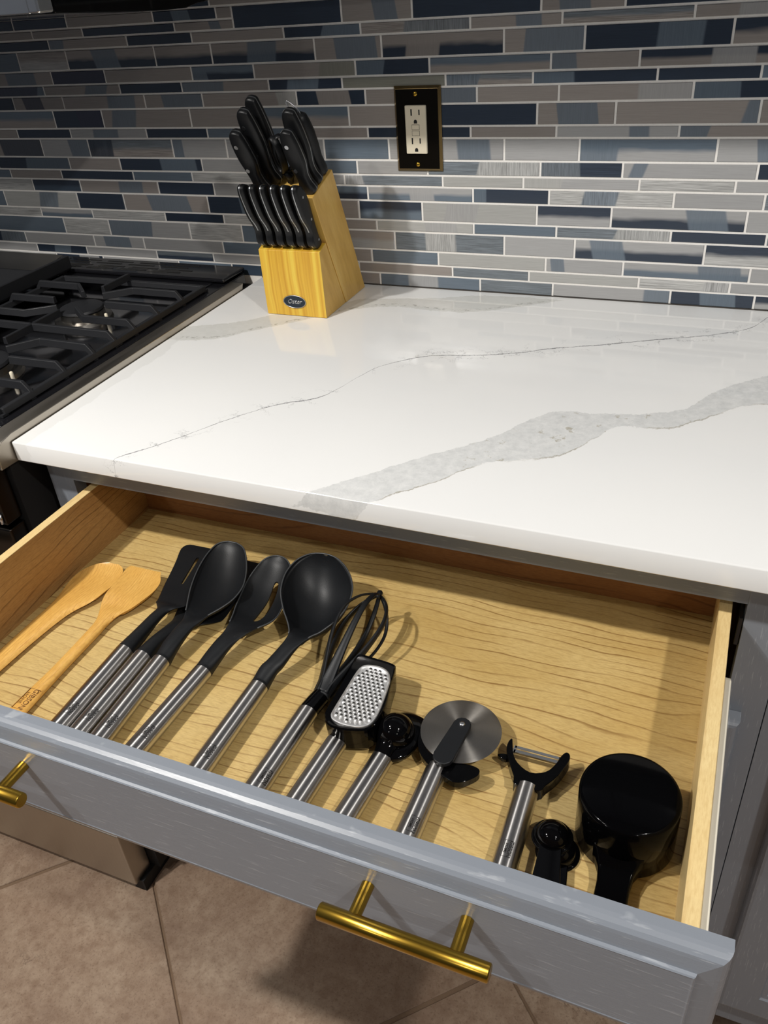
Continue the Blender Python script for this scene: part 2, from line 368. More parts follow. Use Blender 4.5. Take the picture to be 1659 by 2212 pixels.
def tube(bm, pts, r, n=10, close=False, flat=1.0, up=Vector((0, 0, 1))):
    pts = [Vector(p) for p in pts]; m = len(pts); rings = []
    for i, p in enumerate(pts):
        a = pts[(i - 1) % m] if (close or i > 0) else p; b = pts[(i + 1) % m] if (close or i < m - 1) else p
        t = (b - a).normalized(); s = t.cross(up)
        if s.length < 1e-4: s = t.cross(Vector((1, 0, 0)))
        s.normalize(); u = s.cross(t).normalized(); rr = r[i] if isinstance(r, (list, tuple)) else r
        rings.append([p + s * rr * math.cos(2 * PI * j / n) + u * rr * flat * math.sin(2 * PI * j / n) for j in range(n)])
    loft(bm, rings, True, close)
def lathe(bm, prof, c=(0, 0, 0), ax='z', n=32, sx=1.0):
    rings = []
    for r, h in prof:
        ring = []
        for j in range(n):
            a = 2 * PI * j / n; u, v = r * math.cos(a) * sx, r * math.sin(a)
            ring.append(Vector(c) + (Vector((u, v, h)) if ax == 'z' else Vector((u, h, v)) if ax == 'y' else Vector((h, u, v))))
        rings.append(ring)
    loft(bm, rings, True)
def prism(bm, pts, z0, z1, fn=None):
    """polygon in two axes extruded; fn maps (a, b, h) to 3-D"""
    fn = fn or (lambda a, b, h: (a, b, h))
    A = [bm.verts.new(fn(a, b, z0)) for a, b in pts]; Bv = [bm.verts.new(fn(a, b, z1)) for a, b in pts]
    n = len(pts)
    bm.faces.new(A); bm.faces.new(list(reversed(Bv)))
    for i in range(n): bm.faces.new((A[i], A[(i + 1) % n], Bv[(i + 1) % n], Bv[i]))
def smooth_closed(pts, k=4):
    """Catmull-Rom through a closed outline"""
    out = []; n = len(pts)
    for i in range(n):
        p0, p1, p2, p3 = (Vector(pts[(i + d) % n]) for d in (-1, 0, 1, 2))
        for j in range(k):
            t = j / k
            out.append(tuple(0.5 * ((2 * p1) + (-p0 + p2) * t + (2 * p0 - 5 * p1 + 4 * p2 - p3) * t * t + (-p0 + 3 * p1 - 3 * p2 + p3) * t ** 3)))
    return out
def smooth_open(pts, k=5):
    out = []; n = len(pts)
    for i in range(n - 1):
        p0 = Vector(pts[max(i - 1, 0)]); p1 = Vector(pts[i]); p2 = Vector(pts[i + 1]); p3 = Vector(pts[min(i + 2, n - 1)])
        for j in range(k):
            t = j / k
            out.append(tuple(0.5 * ((2 * p1) + (-p0 + p2) * t + (2 * p0 - 5 * p1 + 4 * p2 - p3) * t * t + (-p0 + 3 * p1 - 3 * p2 + p3) * t ** 3)))
    out.append(tuple(pts[-1])); return out
def stations(bm, st, n=18, k=5, p=0.8):
    """st rows: y, xl, xr, zrim, depth, up, down -> closed body with a dished top"""
    st = smooth_open(st, k); rings = []
    for y, xl, xr, z, d, up, dn in st:
        xr = max(xr, xl + 0.0004); up = max(up, 0.0); d = max(d, 0); ring = []
        for j in range(n + 1):
            u = -1 + 2 * j / n; q = max(0, 1 - u * u)
            ring.append(Vector(((xl + xr) / 2 + (xr - xl) / 2 * u, y, z - d * q ** p + up * math.sqrt(q))))
        for j in range(n - 1, 0, -1):
            u = -1 + 2 * j / n; q = max(0, 1 - u * u)
            ring.append(Vector(((xl + xr) / 2 + (xr - xl) / 2 * u, y, z - d * q ** p - dn * min(1, (q * 3)) ** 0.5 if d > 0.001 else z - dn * math.sqrt(q))))
        rings.append(ring)
    loft(bm, rings)
def rim(parent, st, mat='black_silicone', start=0, r=0.0009, k=5):
    s2 = [q for q in smooth_open(st, k)]; s2 = s2[start * k:]
    L = [Vector((q[1], q[0], q[3])) for q in s2]; Rr = [Vector((q[2], q[0], q[3])) for q in s2]
    bm = bmesh.new(); tube(bm, L + list(reversed(Rr)), r, 6); return obj('rim', bm, mat, parent, smooth=True)
def boolean_cut(o, cutter_bm):
    me = bpy.data.meshes.new('cut'); bmesh.ops.recalc_face_normals(cutter_bm, faces=cutter_bm.faces); cutter_bm.to_mesh(me); cutter_bm.free()
    c = bpy.data.objects.new('cut', me); COL.objects.link(c)
    md = o.modifiers.new('cut', 'BOOLEAN'); md.object = c; md.operation = 'DIFFERENCE'; md.solver = 'EXACT'
    bpy.context.view_layer.update()
    new = bpy.data.meshes.new_from_object(o.evaluated_get(bpy.context.evaluated_depsgraph_get()))
    o.modifiers.remove(md); o.data = new
    bpy.data.objects.remove(c)
def text_mesh(name, body, size, parent, mat, place, extrude=0.0002, shear=0.0, bold=0.0):
    """place maps local text coordinates (u right, v up, h out) to world"""
    cu = bpy.data.curves.new('t', 'FONT'); cu.body = body; cu.size = size; cu.align_x = 'CENTER'; cu.align_y = 'CENTER'; cu.extrude = 0; cu.shear = shear; cu.offset = bold; cu.resolution_u = 3
    to = bpy.data.objects.new('t', cu); COL.objects.link(to); bpy.context.view_layer.update()
    me = bpy.data.meshes.new_from_object(to.evaluated_get(bpy.context.evaluated_depsgraph_get()))
    bpy.data.objects.remove(to); bpy.data.curves.remove(cu)
    bm = bmesh.new(); bm.from_mesh(me); bpy.data.meshes.remove(me)
    g = bmesh.ops.extrude_face_region(bm, geom=list(bm.faces))
    for v in g['geom']:
        if isinstance(v, bmesh.types.BMVert): v.co.z += extrude
    for v in bm.verts: v.co = Vector(place(v.co.x, v.co.y, v.co.z))
    return obj(name, bm, mat, parent)

# ------------------------------------------------------------------ THE SETTING
D = 0.631; TH = 0.027; FLOOR = -0.915
X0, X1, YB = -1.55, 2.75, -3.60
def struct(name, bm, mat, parent=None, **k):
    o = obj(name, bm, mat, parent, **k)
    if parent is None: o['kind'] = 'structure'
    return o
wall = struct('wall_back', B((X0, X1, 0.0013, 0.08, FLOOR, CEIL)), 'grout')
struct('wall_left', B((X0 - 0.08, X0, YB, 0.0, FLOOR, CEIL)), 'wallpaint')
struct('wall_right', B((X1, X1 + 0.08, YB, 0.0, FLOOR, CEIL)), 'wallpaint')
struct('wall_front', B((X0, X1, YB - 0.08, YB, FLOOR, CEIL)), 'wallpaint')
struct('ceiling', B((X0, X1, YB, 0.08, CEIL, CEIL + 0.05)), 'ceiling')
floor = struct('floor', B((X0, X1, YB, 0.08, FLOOR - 0.05, FLOOR - 0.003)), 'floor_grout')

# wall mosaic
TC = {'L': (170, 170, 170), 'T': (156, 149, 144), 'B': (106, 119, 132), 'N': (50, 60, 75), 'S': (116, 124, 131), 'W': (182, 182, 180),
      'Np': (56, 58, 76), 'Tg': (138, 138, 128), 'Nb': (66, 80, 96), 'Lt': (176, 176, 173)}
TEXD = {'S': 0.8, 'W': 1.0, 'Lt': 0.05}
ROWS = [
 (0,0.0215,[-0.4709,-0.3548,-0.1779,-0.0614,0.1175,0.2339,0.4102,0.5292,0.7068,0.8235],"W N/.5:.95:L L B Nb T B:.28:.6:L S L:.78:1:B N:.35:.8:B NL"),
 (0.0215,0.0385,[-0.5155,-0.3901,-0.2236,-0.0976,0.069,0.196,0.3634,0.4905,0.6591,0.7876],"L N:.35:.7:B L SN L B T S Lt W:.72:1:L L"),
 (0.0385,0.061,[-0.5382,-0.3651,-0.2476,-0.0726,0.045,0.2217,0.3396,0.5164,0.6342,0.8115],"N:.45:1:S L L:.2:.75:B L B T B Lt L:.05:.25:B LB:.6:.95:B L"),
 (0.061,0.0917,[-0.4289,-0.3203,-0.138,-0.0275,0.1537,0.2651,0.4499,0.56,0.7463],"B W L:.0:.55:B W B TL S:.28:.58:W L LN:.12:.4:B NW"),
 (0.0917,0.109,[-0.4779,-0.3527,-0.186,-0.0608,0.107,0.2348,0.4002,0.5309,0.6972,0.8247],"W LB:.0:.0:L W N W T Lt:.5:.85:L B S:.52:1:W N S"),
 (0.109,0.1395,[-0.5608,-0.3794,-0.2713,-0.0882,0.0218,0.2047,0.3152,0.5001,0.6107,0.7951],"B Lt:.48:.75:B N T:.3:.8:B N:.6:1:B T NB Lt:.2:.5:L NL LN:.57:.88:B L"),
 (0.1395,0.162,[-0.479,-0.3641,-0.1877,-0.0703,0.105,0.2226,0.3997,0.5177,0.6954,0.8135],"W NN T:.5:.82:B N L BN LB:.4:.65:L N:.0:.18:B W:.27:.57:B L S"),
 (0.162,0.179,[-0.5268,-0.402,-0.2371,-0.1108,0.056,0.1832,0.3509,0.4782,0.6462,0.7738],"B T:.0:.0:T N:.55:1:NN B W L S:.0:.2:L Lt L:.0:.35:Lt W L"),
 (0.179,0.201,[-0.3764,-0.2604,-0.086,0.032,0.2076,0.327,0.5033,0.6214,0.7986],"N:.4:1:B T N:.5:.95:B L B L S:.45:1:W N:.0:.5:S L:.05:.18:B N"),
 (0.201,0.2325,[-0.4312,-0.322,-0.1401,-0.0309,0.1522,0.2643,0.4484,0.5586,0.7433],"T:.45:1:N L:.6:1:B ST:.0:.3:N L:.0:.2:B L B L:.6:.9:B L BL:.0:.3:B L:.45:1:B"),
 (0.2325,0.2492,[-0.4806,-0.3556,-0.1886,-0.0639,0.1053,0.2306,0.397,0.5245,0.6917],"T N L:.3:.65:B N B T N T L:.6:.78:B T:.0:.3:B"),
 (0.2492,0.2795,[-0.3841,-0.2756,-0.0922,0.018,0.2006,0.312,0.496,0.6053,0.789],"BT N:.5:1:Np T:.1:.4:B T BT T N T:.25:.8:B T:.9:1:B T"),
 (0.2795,0.302,[-0.4692,-0.354,-0.178,-0.0622,0.1125,0.2308,0.407,0.5257,0.7033],"N T:.2:.6:Np T:.55:.9:B T:.3:1:B T:.8:1:Lt N:.3:.8:T T:.6:1:B T T:.6:1:L N:.0:.5:B"),
 (0.302,0.319,[-0.3904,-0.2245,-0.0984,0.0657,0.1938,0.3599,0.4885,0.656,0.7831],"B:.0:.9:Np T:.55:.85:B N T:.0:.5:B N:.25:.7:B Tg ST:.0:.4:B N:.0:.35:B N B"),
 (0.319,0.3412,[-0.3652,-0.2497,-0.0742,0.0423,0.2181,0.3358,0.513,0.6312],"T:.4:.8:B Np T BN:.0:.25:B T:.65:1:Tg N:.0:.4:B BT T:.0:.3:B NT:.5:.82:L"),
 (0.3412,0.3722,[-0.4299,-0.322,-0.1393,-0.0305,0.153,0.2625,0.4464,0.5574,0.7426],"B TW:.0:.0:T TN:.3:.6:B TN TN:.35:.65:B T:.3:.95:B TN:.2:.5:T T:.25:1:B N:.5:.83:B NT"),
 (0.3722,0.3888,[-0.3534,-0.1889,-0.0626,0.1034,0.231,0.3981,0.5262,0.6938],"N T:.0:.2:B N T N:.5:1:B T:.4:1:S T:.5:.8:B ST T:.4:1:L"),
]
EXTRA = [
 (0.3888,0.403,[-0.55,-0.3837,-0.2754,-0.0915,0.0178],"T T N T:.6:.8:B N"),
 (0.403,0.4203,[-0.55,-0.4208,-0.304,-0.1292,-0.0108,0.0178],"N N T N:.3:.6:B T N"),
 (0.3888,0.4203,[0.0178,0.2025,0.3125,0.4972,0.607,0.79,0.90,1.08,1.20,1.30],"N T:.45:.8:B N T:.2:.6:B N:.7:1:B T N T B T"),
 (0.4203,0.437,[-0.42,-0.30,-0.14,-0.02,0.15,0.27,0.44,0.56,0.73,0.86,1.02,1.15,1.30],"B T N T T T N B T N T B T"),
]
G2 = 0.0016
def tone(code):
    if code in TC: return code, code
    if code == 'NN': return 'N', 'Nb'
    return code[0], code[1]
def tcol(c, j=1.0):
    r, g, b = TC[c]; q = rgb(r, g, b); return [q[0] * j, q[1] * j, q[2] * j, 1.0]
def tile_bm(x0, x1, z0, z1, bm=None):
    bm = bm or bmesh.new(); e = 0.0007
    R = lambda i, y: [Vector((x0 + i, y, z0 + i)), Vector((x1 - i, y, z0 + i)), Vector((x1 - i, y, z1 - i)), Vector((x0 + i, y, z1 - i))]
    loft(bm, [R(0, 0.0055), R(0, e), R(e, 0.0)]); return bm
count = 0
def put_tile(xa, xb, za, zb, code):
    global count
    part = code.replace('/', ':').split(':'); base = part[0]; up, dn = tone(base)
    a, b = xa + G2, xb - G2
    if b - a < 0.003: return
    jit = random.uniform(0.93, 1.07)
    o = obj('tile', tile_bm(a, b, za + G2, zb - G2), 'tile', wall, origin=((a + b) / 2, random.uniform(-0.0003, 0.0002), (za + zb) / 2))
    o.color = tcol(up, jit); o['tone_bottom'] = tcol(dn, jit)
    o['band_start'] = -1.0; o['band_end'] = -0.9; o['tone_band'] = tcol(dn, jit)
    if len(part) >= 4:
        s, e = float(part[1]), float(part[2]); s = -0.1 if s == 0 else s; e = 1.1 if e == 1 else e
        if part[2] != '.0': o['band_start'] = s; o['band_end'] = e; q = tone(part[3])[0]; o['tone_band'] = tcol(q, jit)
    o['streaks'] = max(TEXD.get(up, 0.0), TEXD.get(dn, 0.0) * 0.6, TEXD.get(part[3], 0) if len(part) >= 4 else 0) + random.uniform(0, 0.06)
    count += 1
stuff = bmesh.new()
def row(za, zb, xs, codes, extend=True):
    codes = codes.split()
    if extend:
        xs = list(xs); L1 = xs[1] - xs[0]; L2 = xs[2] - xs[1]
        while xs[0] > -0.60: xs.insert(0, xs[0] - L2); L1, L2 = L2, L1; codes.insert(0, random.choice('TNLB'))
        A, Bq = xs[-2] - xs[-3], xs[-1] - xs[-2]
        first = len(xs)
        while xs[-1] < 1.22: xs.append(xs[-1] + A); A, Bq = Bq, A; codes.append(random.choice(['L', 'N', 'T', 'S', 'B', 'LB']))
        xs = [xs[0] - L2] + xs
        if xs[-1] < 1.30: xs.append(1.30); codes.append('L')
    else: xs = list(xs)
    for i in range(len(xs) - 1):
        put_tile(xs[i], xs[i + 1], za, zb, codes[i] if i < len(codes) else 'L')
for za, zb, xs, cc in ROWS: row(za, zb, xs, cc)
for za, zb, xs, cc in EXTRA:
    c2 = cc.split()
    for i in range(len(xs) - 1): put_tile(xs[i], xs[i + 1], za, zb, c2[min(i, len(c2) - 1)])
# tiles beyond what the photograph shows
def fill(xa, xb, za, zb, hs):
    z = za; k = 0
    while z < zb - 0.004:
        h = min(hs[k % len(hs)], zb - z); x = xa - random.uniform(0, 0.1); q = k
        while x < xb:
            l = 0.117 if q % 2 else 0.177; a, b = max(x, xa), min(x + l, xb)
            if b - a > 0.01: tile_bm(a + G2, b - G2, z + G2, z + h - G2, stuff)
            x += l; q += 1
        z += h; k += 1
fill(-1.54, -0.76, 0.0, 0.437, [0.0215, 0.017, 0.0225, 0.0307, 0.0173, 0.0305])
fill(-0.76, 1.30, 0.437, 0.60, [0.022, 0.03, 0.017])
fill(1.30, 2.74, 0.0, 0.60, [0.0215, 0.017, 0.0225, 0.0307, 0.0173, 0.0305])
st = obj('tile_field', stuff, 'tile', wall); st['kind'] = 'stuff'; st.color = tcol('S'); st['tone_bottom'] = tcol('S'); st['tone_band'] = tcol('S'); st['band_start'] = -1.0; st['band_end'] = -0.9; st['streaks'] = 0.2

# floor tiles, set diagonally
s2 = math.sqrt(0.5); PT = 0.51
ftm = None
for i in range(-6, 9):
    for j in range(-9, 5):
        u = -0.478 + (i + 0.5) * PT; v = -0.338 + (j + 0.5) * (PT + 0.003)
        x = (u - v) * s2; y = (u + v) * s2
        if not (X0 + 0.3 < x < X1 - 0.3 and YB + 0.3 < y < -0.3): continue
        if ftm is None:
            bm = bmesh.new(); h = PT / 2 - 0.0022
            R = lambda q, z: [Vector((a * (h - q), b * (h - q), z)) for a, b in ((-1, -1), (1, -1), (1, 1), (-1, 1))]
            loft(bm, [R(0, -0.010), R(0, -0.0015), R(0.0012, 0.0)])
            for v_ in bm.verts: v_.co = Vector(((v_.co.x - v_.co.y) * s2, (v_.co.x + v_.co.y) * s2, v_.co.z))
            o = obj('tile', bm, 'floor_tile', floor); ftm = o.data
        else:
            o = bpy.data.objects.new('tile', ftm); link(o, floor)
        o.location = (x, y, FLOOR)

for i, (lx, ly, le) in enumerate(LIGHTS):
    names = ['recessed round ceiling light nearest the range', 'recessed round ceiling light nearest the open drawer on the right', 'recessed round ceiling light just behind the one nearest the range', 'recessed round ceiling light just behind the one over the drawer', 'recessed round ceiling light far behind the camera on the range side', 'recessed round ceiling light far behind the camera on the right side']
    t = thing('ceiling_light', (lx, ly, CEIL), names[i], 'ceiling light', 'recessed ceiling lights')
    bm = bmesh.new(); rings = []
    for r, z in ((0.085, CEIL), (0.085, CEIL - 0.004), (0.068, CEIL - 0.006), (0.062, CEIL - 0.001)): rings.append([Vector((lx + r * math.cos(a * PI / 16), ly + r * math.sin(a * PI / 16), z)) for a in range(32)])
    loft(bm, rings, False); obj('trim_ring', bm, 'ceiling', t, smooth=True)
    bm = bmesh.new(); lathe(bm, [(0.062, CEIL - 0.003), (0.062, CEIL - 0.001)], (lx, ly, 0)); obj('lens', bm, 'lens', t)

# ------------------------------------------------------------------ COUNTERTOP
bm = bmesh.new()
prof = [(0.001, 0.0), (0.001, -TH), (-D + 0.0015, -TH), (-D, -TH + 0.0015), (-D, -0.0016), (-D + 0.0006, -0.0006), (-D + 0.0018, 0.0)]
prism(bm, prof, 0.0, 1.85, lambda a, b, h: (h, a, b))
ct = obj('countertop', bm, 'quartz', None, bevel=0.0006, seg=1)
tag(ct, 'white quartz worktop with grey veins and a thick square front edge over the drawer', 'countertop')
sj = obj('caulk_line', B((0.0, 1.85, -0.0009, 0.0012, -0.001, 0.0012)), 'caulk', ct)

# ------------------------------------------------------------------ nested-rectangle fronts (drawer front, doors)
def ringpanel(bm, x0, x1, z0, z1, rings, yback):
    """rings: (inset, y) from the back edge towards the middle of the front face"""
    def R(i, y): return [Vector((x0 + i, y, z0 + i)), Vector((x1 - i, y, z0 + i)), Vector((x1 - i, y, z1 - i)), Vector((x0 + i, y, z1 - i))]
    loft(bm, [R(rings[0][0], yback)] + [R(i, y) for i, y in rings])
def split_by_dir(o, mats):
    """second slot on vertical members of a frame"""
    pass

# ------------------------------------------------------------------ BASE CABINET WITH THE OPEN DRAWER
YF = -0.600; KICK = -0.800
cab = thing('base_cabinet', (0.451, -0.3, FLOOR), 'grey-blue painted base cabinet under the white worktop, its top drawer pulled open', 'cabinet')
obj('carcass', B((0.010, 0.026, YF + 0.019, -0.002, KICK, -TH), (0.874, 0.8925, YF + 0.019, -0.002, KICK, -TH), (0.026, 0.874, -0.014, -0.002, KICK, -TH), (0.026, 0.874, YF + 0.019, -0.014, KICK, KICK + 0.016)), 'maple_side', cab)
obj('stile', B((0.009, 0.048, YF, YF + 0.019, KICK, -TH)), 'paint_v', cab, bevel=0.0006)
obj('stile', B((0.8552, 0.8928, YF, YF + 0.019, KICK, -TH)), 'paint_v', cab, bevel=0.0006)
obj('rail', B((0.048, 0.8552, YF + 0.0001, YF + 0.019, -0.0655, -TH)), 'paint', cab)
obj('rail', B((0.048, 0.8552, YF + 0.0001, YF + 0.019, -0.225, -0.187)), 'paint', cab)
obj('rail', B((0.048, 0.8552, YF + 0.0001, YF + 0.019, KICK, KICK + 0.04)), 'paint', cab)
obj('toe_kick', B((0.012, 0.8925, -0.530, -0.515, FLOOR, KICK)), 'dark_gap', cab)
DOOR = [(0, -0.606), (0.0, -0.614), (0.0008, -0.6165), (0.003, -0.6190), (0.006, -0.620), (0.046, -0.620), (0.048, -0.6175), (0.054, -0.6165), (0.056, -0.6140), (0.064, -0.6125), (0.067, -0.6100), (0.080, -0.6115)]
def door(parent, x0, x1, z0, z1):
    bm = bmesh.new(); ringpanel(bm, x0, x1, z0, z1, DOOR, YF - 0.0005); return obj('door', bm, 'paint_v', parent)
door(cab, 0.036, 0.4500, -0.735, -0.206); door(cab, 0.4530, 0.8720, -0.735, -0.206)
# drawer: front panel carries the box
FX0, FX1, FZ0, FZ1 = 0.042, 0.8615, -0.170, -0.0485
bm = bmesh.new()
ringpanel(bm, FX0, FX1, FZ0, FZ1, [(0, -0.9560), (0.0006, -0.9590), (0.0022, -0.9620), (0.0048, -0.9644), (0.0075, -0.9652), (0.0180, -0.9675), (0.0186, -0.9696), (0.0196, -0.9704), (0.0206, -0.9700)], -0.9485)
dr = obj('drawer', bm, 'paint', cab); dr['label'] = 'grey-blue painted drawer front with a raised field'
DZT, DZF = -0.0755, -0.1610
IX0, IX1 = 0.0765, 0.8312
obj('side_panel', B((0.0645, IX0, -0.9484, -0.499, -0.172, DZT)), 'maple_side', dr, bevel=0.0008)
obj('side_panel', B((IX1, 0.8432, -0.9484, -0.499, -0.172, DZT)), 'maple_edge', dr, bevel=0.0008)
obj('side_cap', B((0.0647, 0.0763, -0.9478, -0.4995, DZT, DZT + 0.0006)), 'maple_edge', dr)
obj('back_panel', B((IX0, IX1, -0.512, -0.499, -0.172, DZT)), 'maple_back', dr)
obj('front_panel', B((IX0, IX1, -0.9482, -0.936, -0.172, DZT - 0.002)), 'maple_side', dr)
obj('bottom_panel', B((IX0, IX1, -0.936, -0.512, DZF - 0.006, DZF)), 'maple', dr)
def slide(x0, x1):
    bm = bmesh.new(); prism(bm, [(-0.9475, -0.105), (-0.9475, -0.0815), (-0.690, -0.0815), (-0.680, -0.088), (-0.680, -0.105)], x0, x1, lambda a, b, h: (h, a, b)); return bm
s_ = obj('drawer_slide', slide(0.8433, 0.8490), 'white_plastic', dr, bevel=0.001); s_['label'] = 'cream coloured drawer slide'
obj('drawer_slide', slide(0.0588, 0.0644), 'white_plastic', dr, bevel=0.001)
obj('cabinet_slide', B((0.8505, 0.8550, -0.598, -0.16, -0.120, -0.085)), 'enamel', cab, bevel=0.001)
def pull(xc, z=-0.0900):
    bm = bmesh.new(); yb = -1.0000; r = 0.0064
    lathe(bm, [(0.0056, xc - 0.0625), (r, xc - 0.0617), (r, xc + 0.0617), (0.0056, xc + 0.0625)], (0, yb, z), 'x', 28)
    h = obj('handle', bm, 'brass', dr, smooth=False, bevel=0)
    h.data.shade_smooth()
    for p_ in h.data.polygons:
        if len(p_.vertices) > 6: p_.use_smooth = False
    h['label'] = 'brushed brass bar pull'
    bm = bmesh.new()
    for s in (-0.0375, 0.0375): lathe(bm, [(0.0049, -0.9702), (0.0049, -0.9960), (0.0040, -0.9975)], (xc + s, 0, z), 'y', 20)
    bm2 = bm; q = bpy.data.meshes.new('handle'); bmesh.ops.recalc_face_normals(bm2, faces=bm2.faces)
    bm3 = bmesh.new(); bm3.from_mesh(h.data); bm2.to_mesh(q); bm3.from_mesh(q); bm3.to_mesh(h.data); bm3.free(); bm2.free()
pull(0.6590); pull(0.2600)

# neighbouring cabinet on the right
cb2 = thing('base_cabinet', (1.12, -0.3, FLOOR), 'closed grey-blue painted base cabinet with a framed door at the right edge of the view', 'cabinet')
obj('face_frame', B((0.8935, 0.932, YF, YF + 0.019, KICK, -TH), (1.33, 1.37, YF, YF + 0.019, KICK, -TH), (0.932, 1.33, YF, YF + 0.019, -0.0655, -TH), (0.932, 1.33, YF, YF + 0.019, KICK, KICK + 0.04)), 'paint_v', cb2, bevel=0.0006)
obj('carcass', B((0.8935, 0.908, YF + 0.019, -0.002, KICK, -TH), (1.355, 1.37, YF + 0.019, -0.002, KICK, -TH), (0.908, 1.355, YF + 0.019, -0.002, KICK, KICK + 0.016)), 'paint_v', cb2)
obj('toe_kick', B((0.8935, 1.37, -0.530, -0.515, FLOOR, KICK)), 'dark_gap', cb2)
door(cb2, 0.925, 1.345, -0.735, -0.048)

# ------------------------------------------------------------------ UTENSILS IN THE DRAWER
ZF = DZF + 0.0003
HR, HZ = 0.0114, 0.0106
def handle_ring(x, y, rx, rz, zc, n=28):
    return [Vector((x + rx * math.cos(2 * PI * j / n), y, zc + rz * math.sin(2 * PI * j / n))) for j in range(n)]
HZC = ZF + 0.0111
hole_y = -0.9000
def steel_handle(parent, xj, yj, xe, ye=-0.934, text_y=-0.874, txt=True, dx=-0.003, rise=0.0):
    """tapered oval tube from the joint (xj,yj) to the butt end (xe,ye), with hanging hole and print"""
    L = ye - yj; rings = []
    def ax(y): return xj + (xe - xj) * (y - yj) / L
    def rx(y): return 0.0104 + 0.0010 * (y - yj) / L
    def zc(y): return HZC + rise * (1 - (y - yj) / L)
    ys = [yj + L * k / 14 for k in range(14)] + [ye + 0.006, ye + 0.002, ye]
    for y in ys:
        e = max(0.0, (ye + 0.006) - y) / 0.006; f = 1 - 0.35 * e ** 2.0
        rings.append(handle_ring(ax(y), y, rx(y) * f, (rx(y) - 0.0006) * f, zc(y)))
    bm = bmesh.new(); loft(bm, rings)
    o = obj('handle', bm, 'steel_handle', parent, smooth=True)
    o['label'] = 'brushed steel tube handle'
    c = bmesh.new(); lathe(c, [(0.0038, -0.004), (0.0038, 0.03)], (0, 0, 0), 'z', 20)
    for v in c.verts: v.co = Vector((ax(hole_y) + v.co.x, hole_y + v.co.y * 1.6, HZC + v.co.z))
    boolean_cut(o, c); shade_auto(o, 50)
    o.data.materials.append(M['slot_black'])
    for p_ in o.data.polygons:
        q = p_.center
        if abs(q.x - ax(hole_y)) < 0.0042 and abs(q.y - hole_y) < 0.0065 and q.z < zc(hole_y) + rx(hole_y) - 0.0030 and q.z > HZC - 0.0045: p_.material_index = 1
    def surf(x, y, h):
        q = (x - ax(y)) / rx(y); q = max(-0.97, min(0.97, q)); return zc(y) + (rx(y) - 0.0006) * math.sqrt(1 - q * q) + 0.00006 + h
    if txt:
        cx = ax(text_y) + dx
        for s, size, off in (('GIBSON', 0.0042, 0.0015), ('HOME', 0.0032, -0.0020)):
            text_mesh('lettering', s, size, o, 'print_black', lambda u, v, h, off=off: (cx + v + off, text_y - u, surf(cx + v + off, text_y - u, h)), 0.00012, bold=0.00006)
        bm = bmesh.new()
        for (a0, a1, b0, b1) in ((-0.0078, -0.0075, -0.0040, 0.0032), (0.0075, 0.0078, -0.0040, 0.0032), (-0.0078, 0.0078, -0.0042, -0.0039), (-0.0078, 0.0078, 0.0032, 0.0035)):
            N = 4
            for k in range(N):
                for m_ in range(N):
                    q = [(a0 + (a1 - a0) * (k + i) / N, b0 + (b1 - b0) * (m_ + j) / N) for i, j in ((0, 0), (1, 0), (1, 1), (0, 1))]
                    bm.faces.new([bm.verts.new((cx + b, text_y - a, surf(cx + b, text_y - a, 0.00008))) for a, b in q])
        obj('logo_frame', bm, 'print_black', o)
    return o
def utensil(name, x, label, cat='utensil', y=-0.86, group=None): return thing(name, (x, y, ZF), label, cat, group)
TEMP = {}
def head(name, parent, st, mat='black_silicone', **k):
    bm = bmesh.new(); stations(bm, st, **k); return obj(name, bm, mat, parent, smooth=True)
def shade_auto(o, ang=40):
    for p in o.data.polygons: p.use_smooth = True
    try: o.data.set_sharp_from_angle(angle=math.radians(ang))
    except Exception: pass

# wooden spoon and wooden spatula
z = ZF
t = utensil('wooden_spoon', 0.11, 'light bamboo spoon with a round bowl lying against the left side of the drawer', 'spoon')
st = [(-0.934, 0.0925, 0.1160, z + .0045, 0, .0042, .0043), (-0.86, 0.0922, 0.1170, z + .0045, 0, .0042, .0043), (-0.80, 0.0922, 0.1195, z + .0045, 0, .0042, .0043), (-0.757, 0.0925, 0.1238, z + .0046, 0, .0040, .0043), (-0.735, 0.0925, 0.1290, z + .0050, 0, .0034, .0045), (-0.715, 0.0915, 0.1395, z + .0060, .0004, .0018, .0045), (-0.695, 0.0890, 0.1460, z + .0085, .0028, 0.0, .0045), (-0.680, 0.0882, 0.1482, z + .0090, .0040, 0, .0045), (-0.668, 0.0905, 0.1480, z + .0095, .0042, 0, .0045), (-0.658, 0.0965, 0.1450, z + .0100, .0036, 0, .0045), (-0.650, 0.1045, 0.1385, z + .0100, .0022, 0, .0045), (-0.6455, 0.1150, 0.1290, z + .0100, .0006, 0, .0045)]
o = head('body', t, st, 'bamboo'); shade_auto(o, 50)
t = utensil('wooden_spatula', 0.18, 'light bamboo spatula with a flat angled end, its handle stamped with lettering', 'spatula')
st = [(-0.934, 0.1695, 0.1945, z + .0052, 0, .0044, .0050), (-0.87, 0.1705, 0.1910, z + .0052, 0, .0044, .0050), (-0.82, 0.1722, 0.1880, z + .0052, 0, .0044, .0050), (-0.760, 0.1702, 0.1868, z + .0056, 0, .0042, .0054), (-0.742, 0.1685, 0.1862, z + .0062, 0, .0036, .0056), (-0.726, 0.1625, 0.1900, z + .0078, 0.0002, .0020, .0052), (-0.712, 0.1560, 0.1995, z + .0104, .0020, 0, .0050), (-0.698, 0.1530, 0.2060, z + .0128, .0034, 0, .0050), (-0.680, 0.1518, 0.2092, z + .0130, .0034, 0, .0050), (-0.664, 0.1492, 0.2068, z + .0132, .0026, 0, .0050), (-0.652, 0.1480, 0.1990, z + .0134, .0012, 0, .0048), (-0.646, 0.1500, 0.1955, z + .0134, .0003, 0, .0040)]
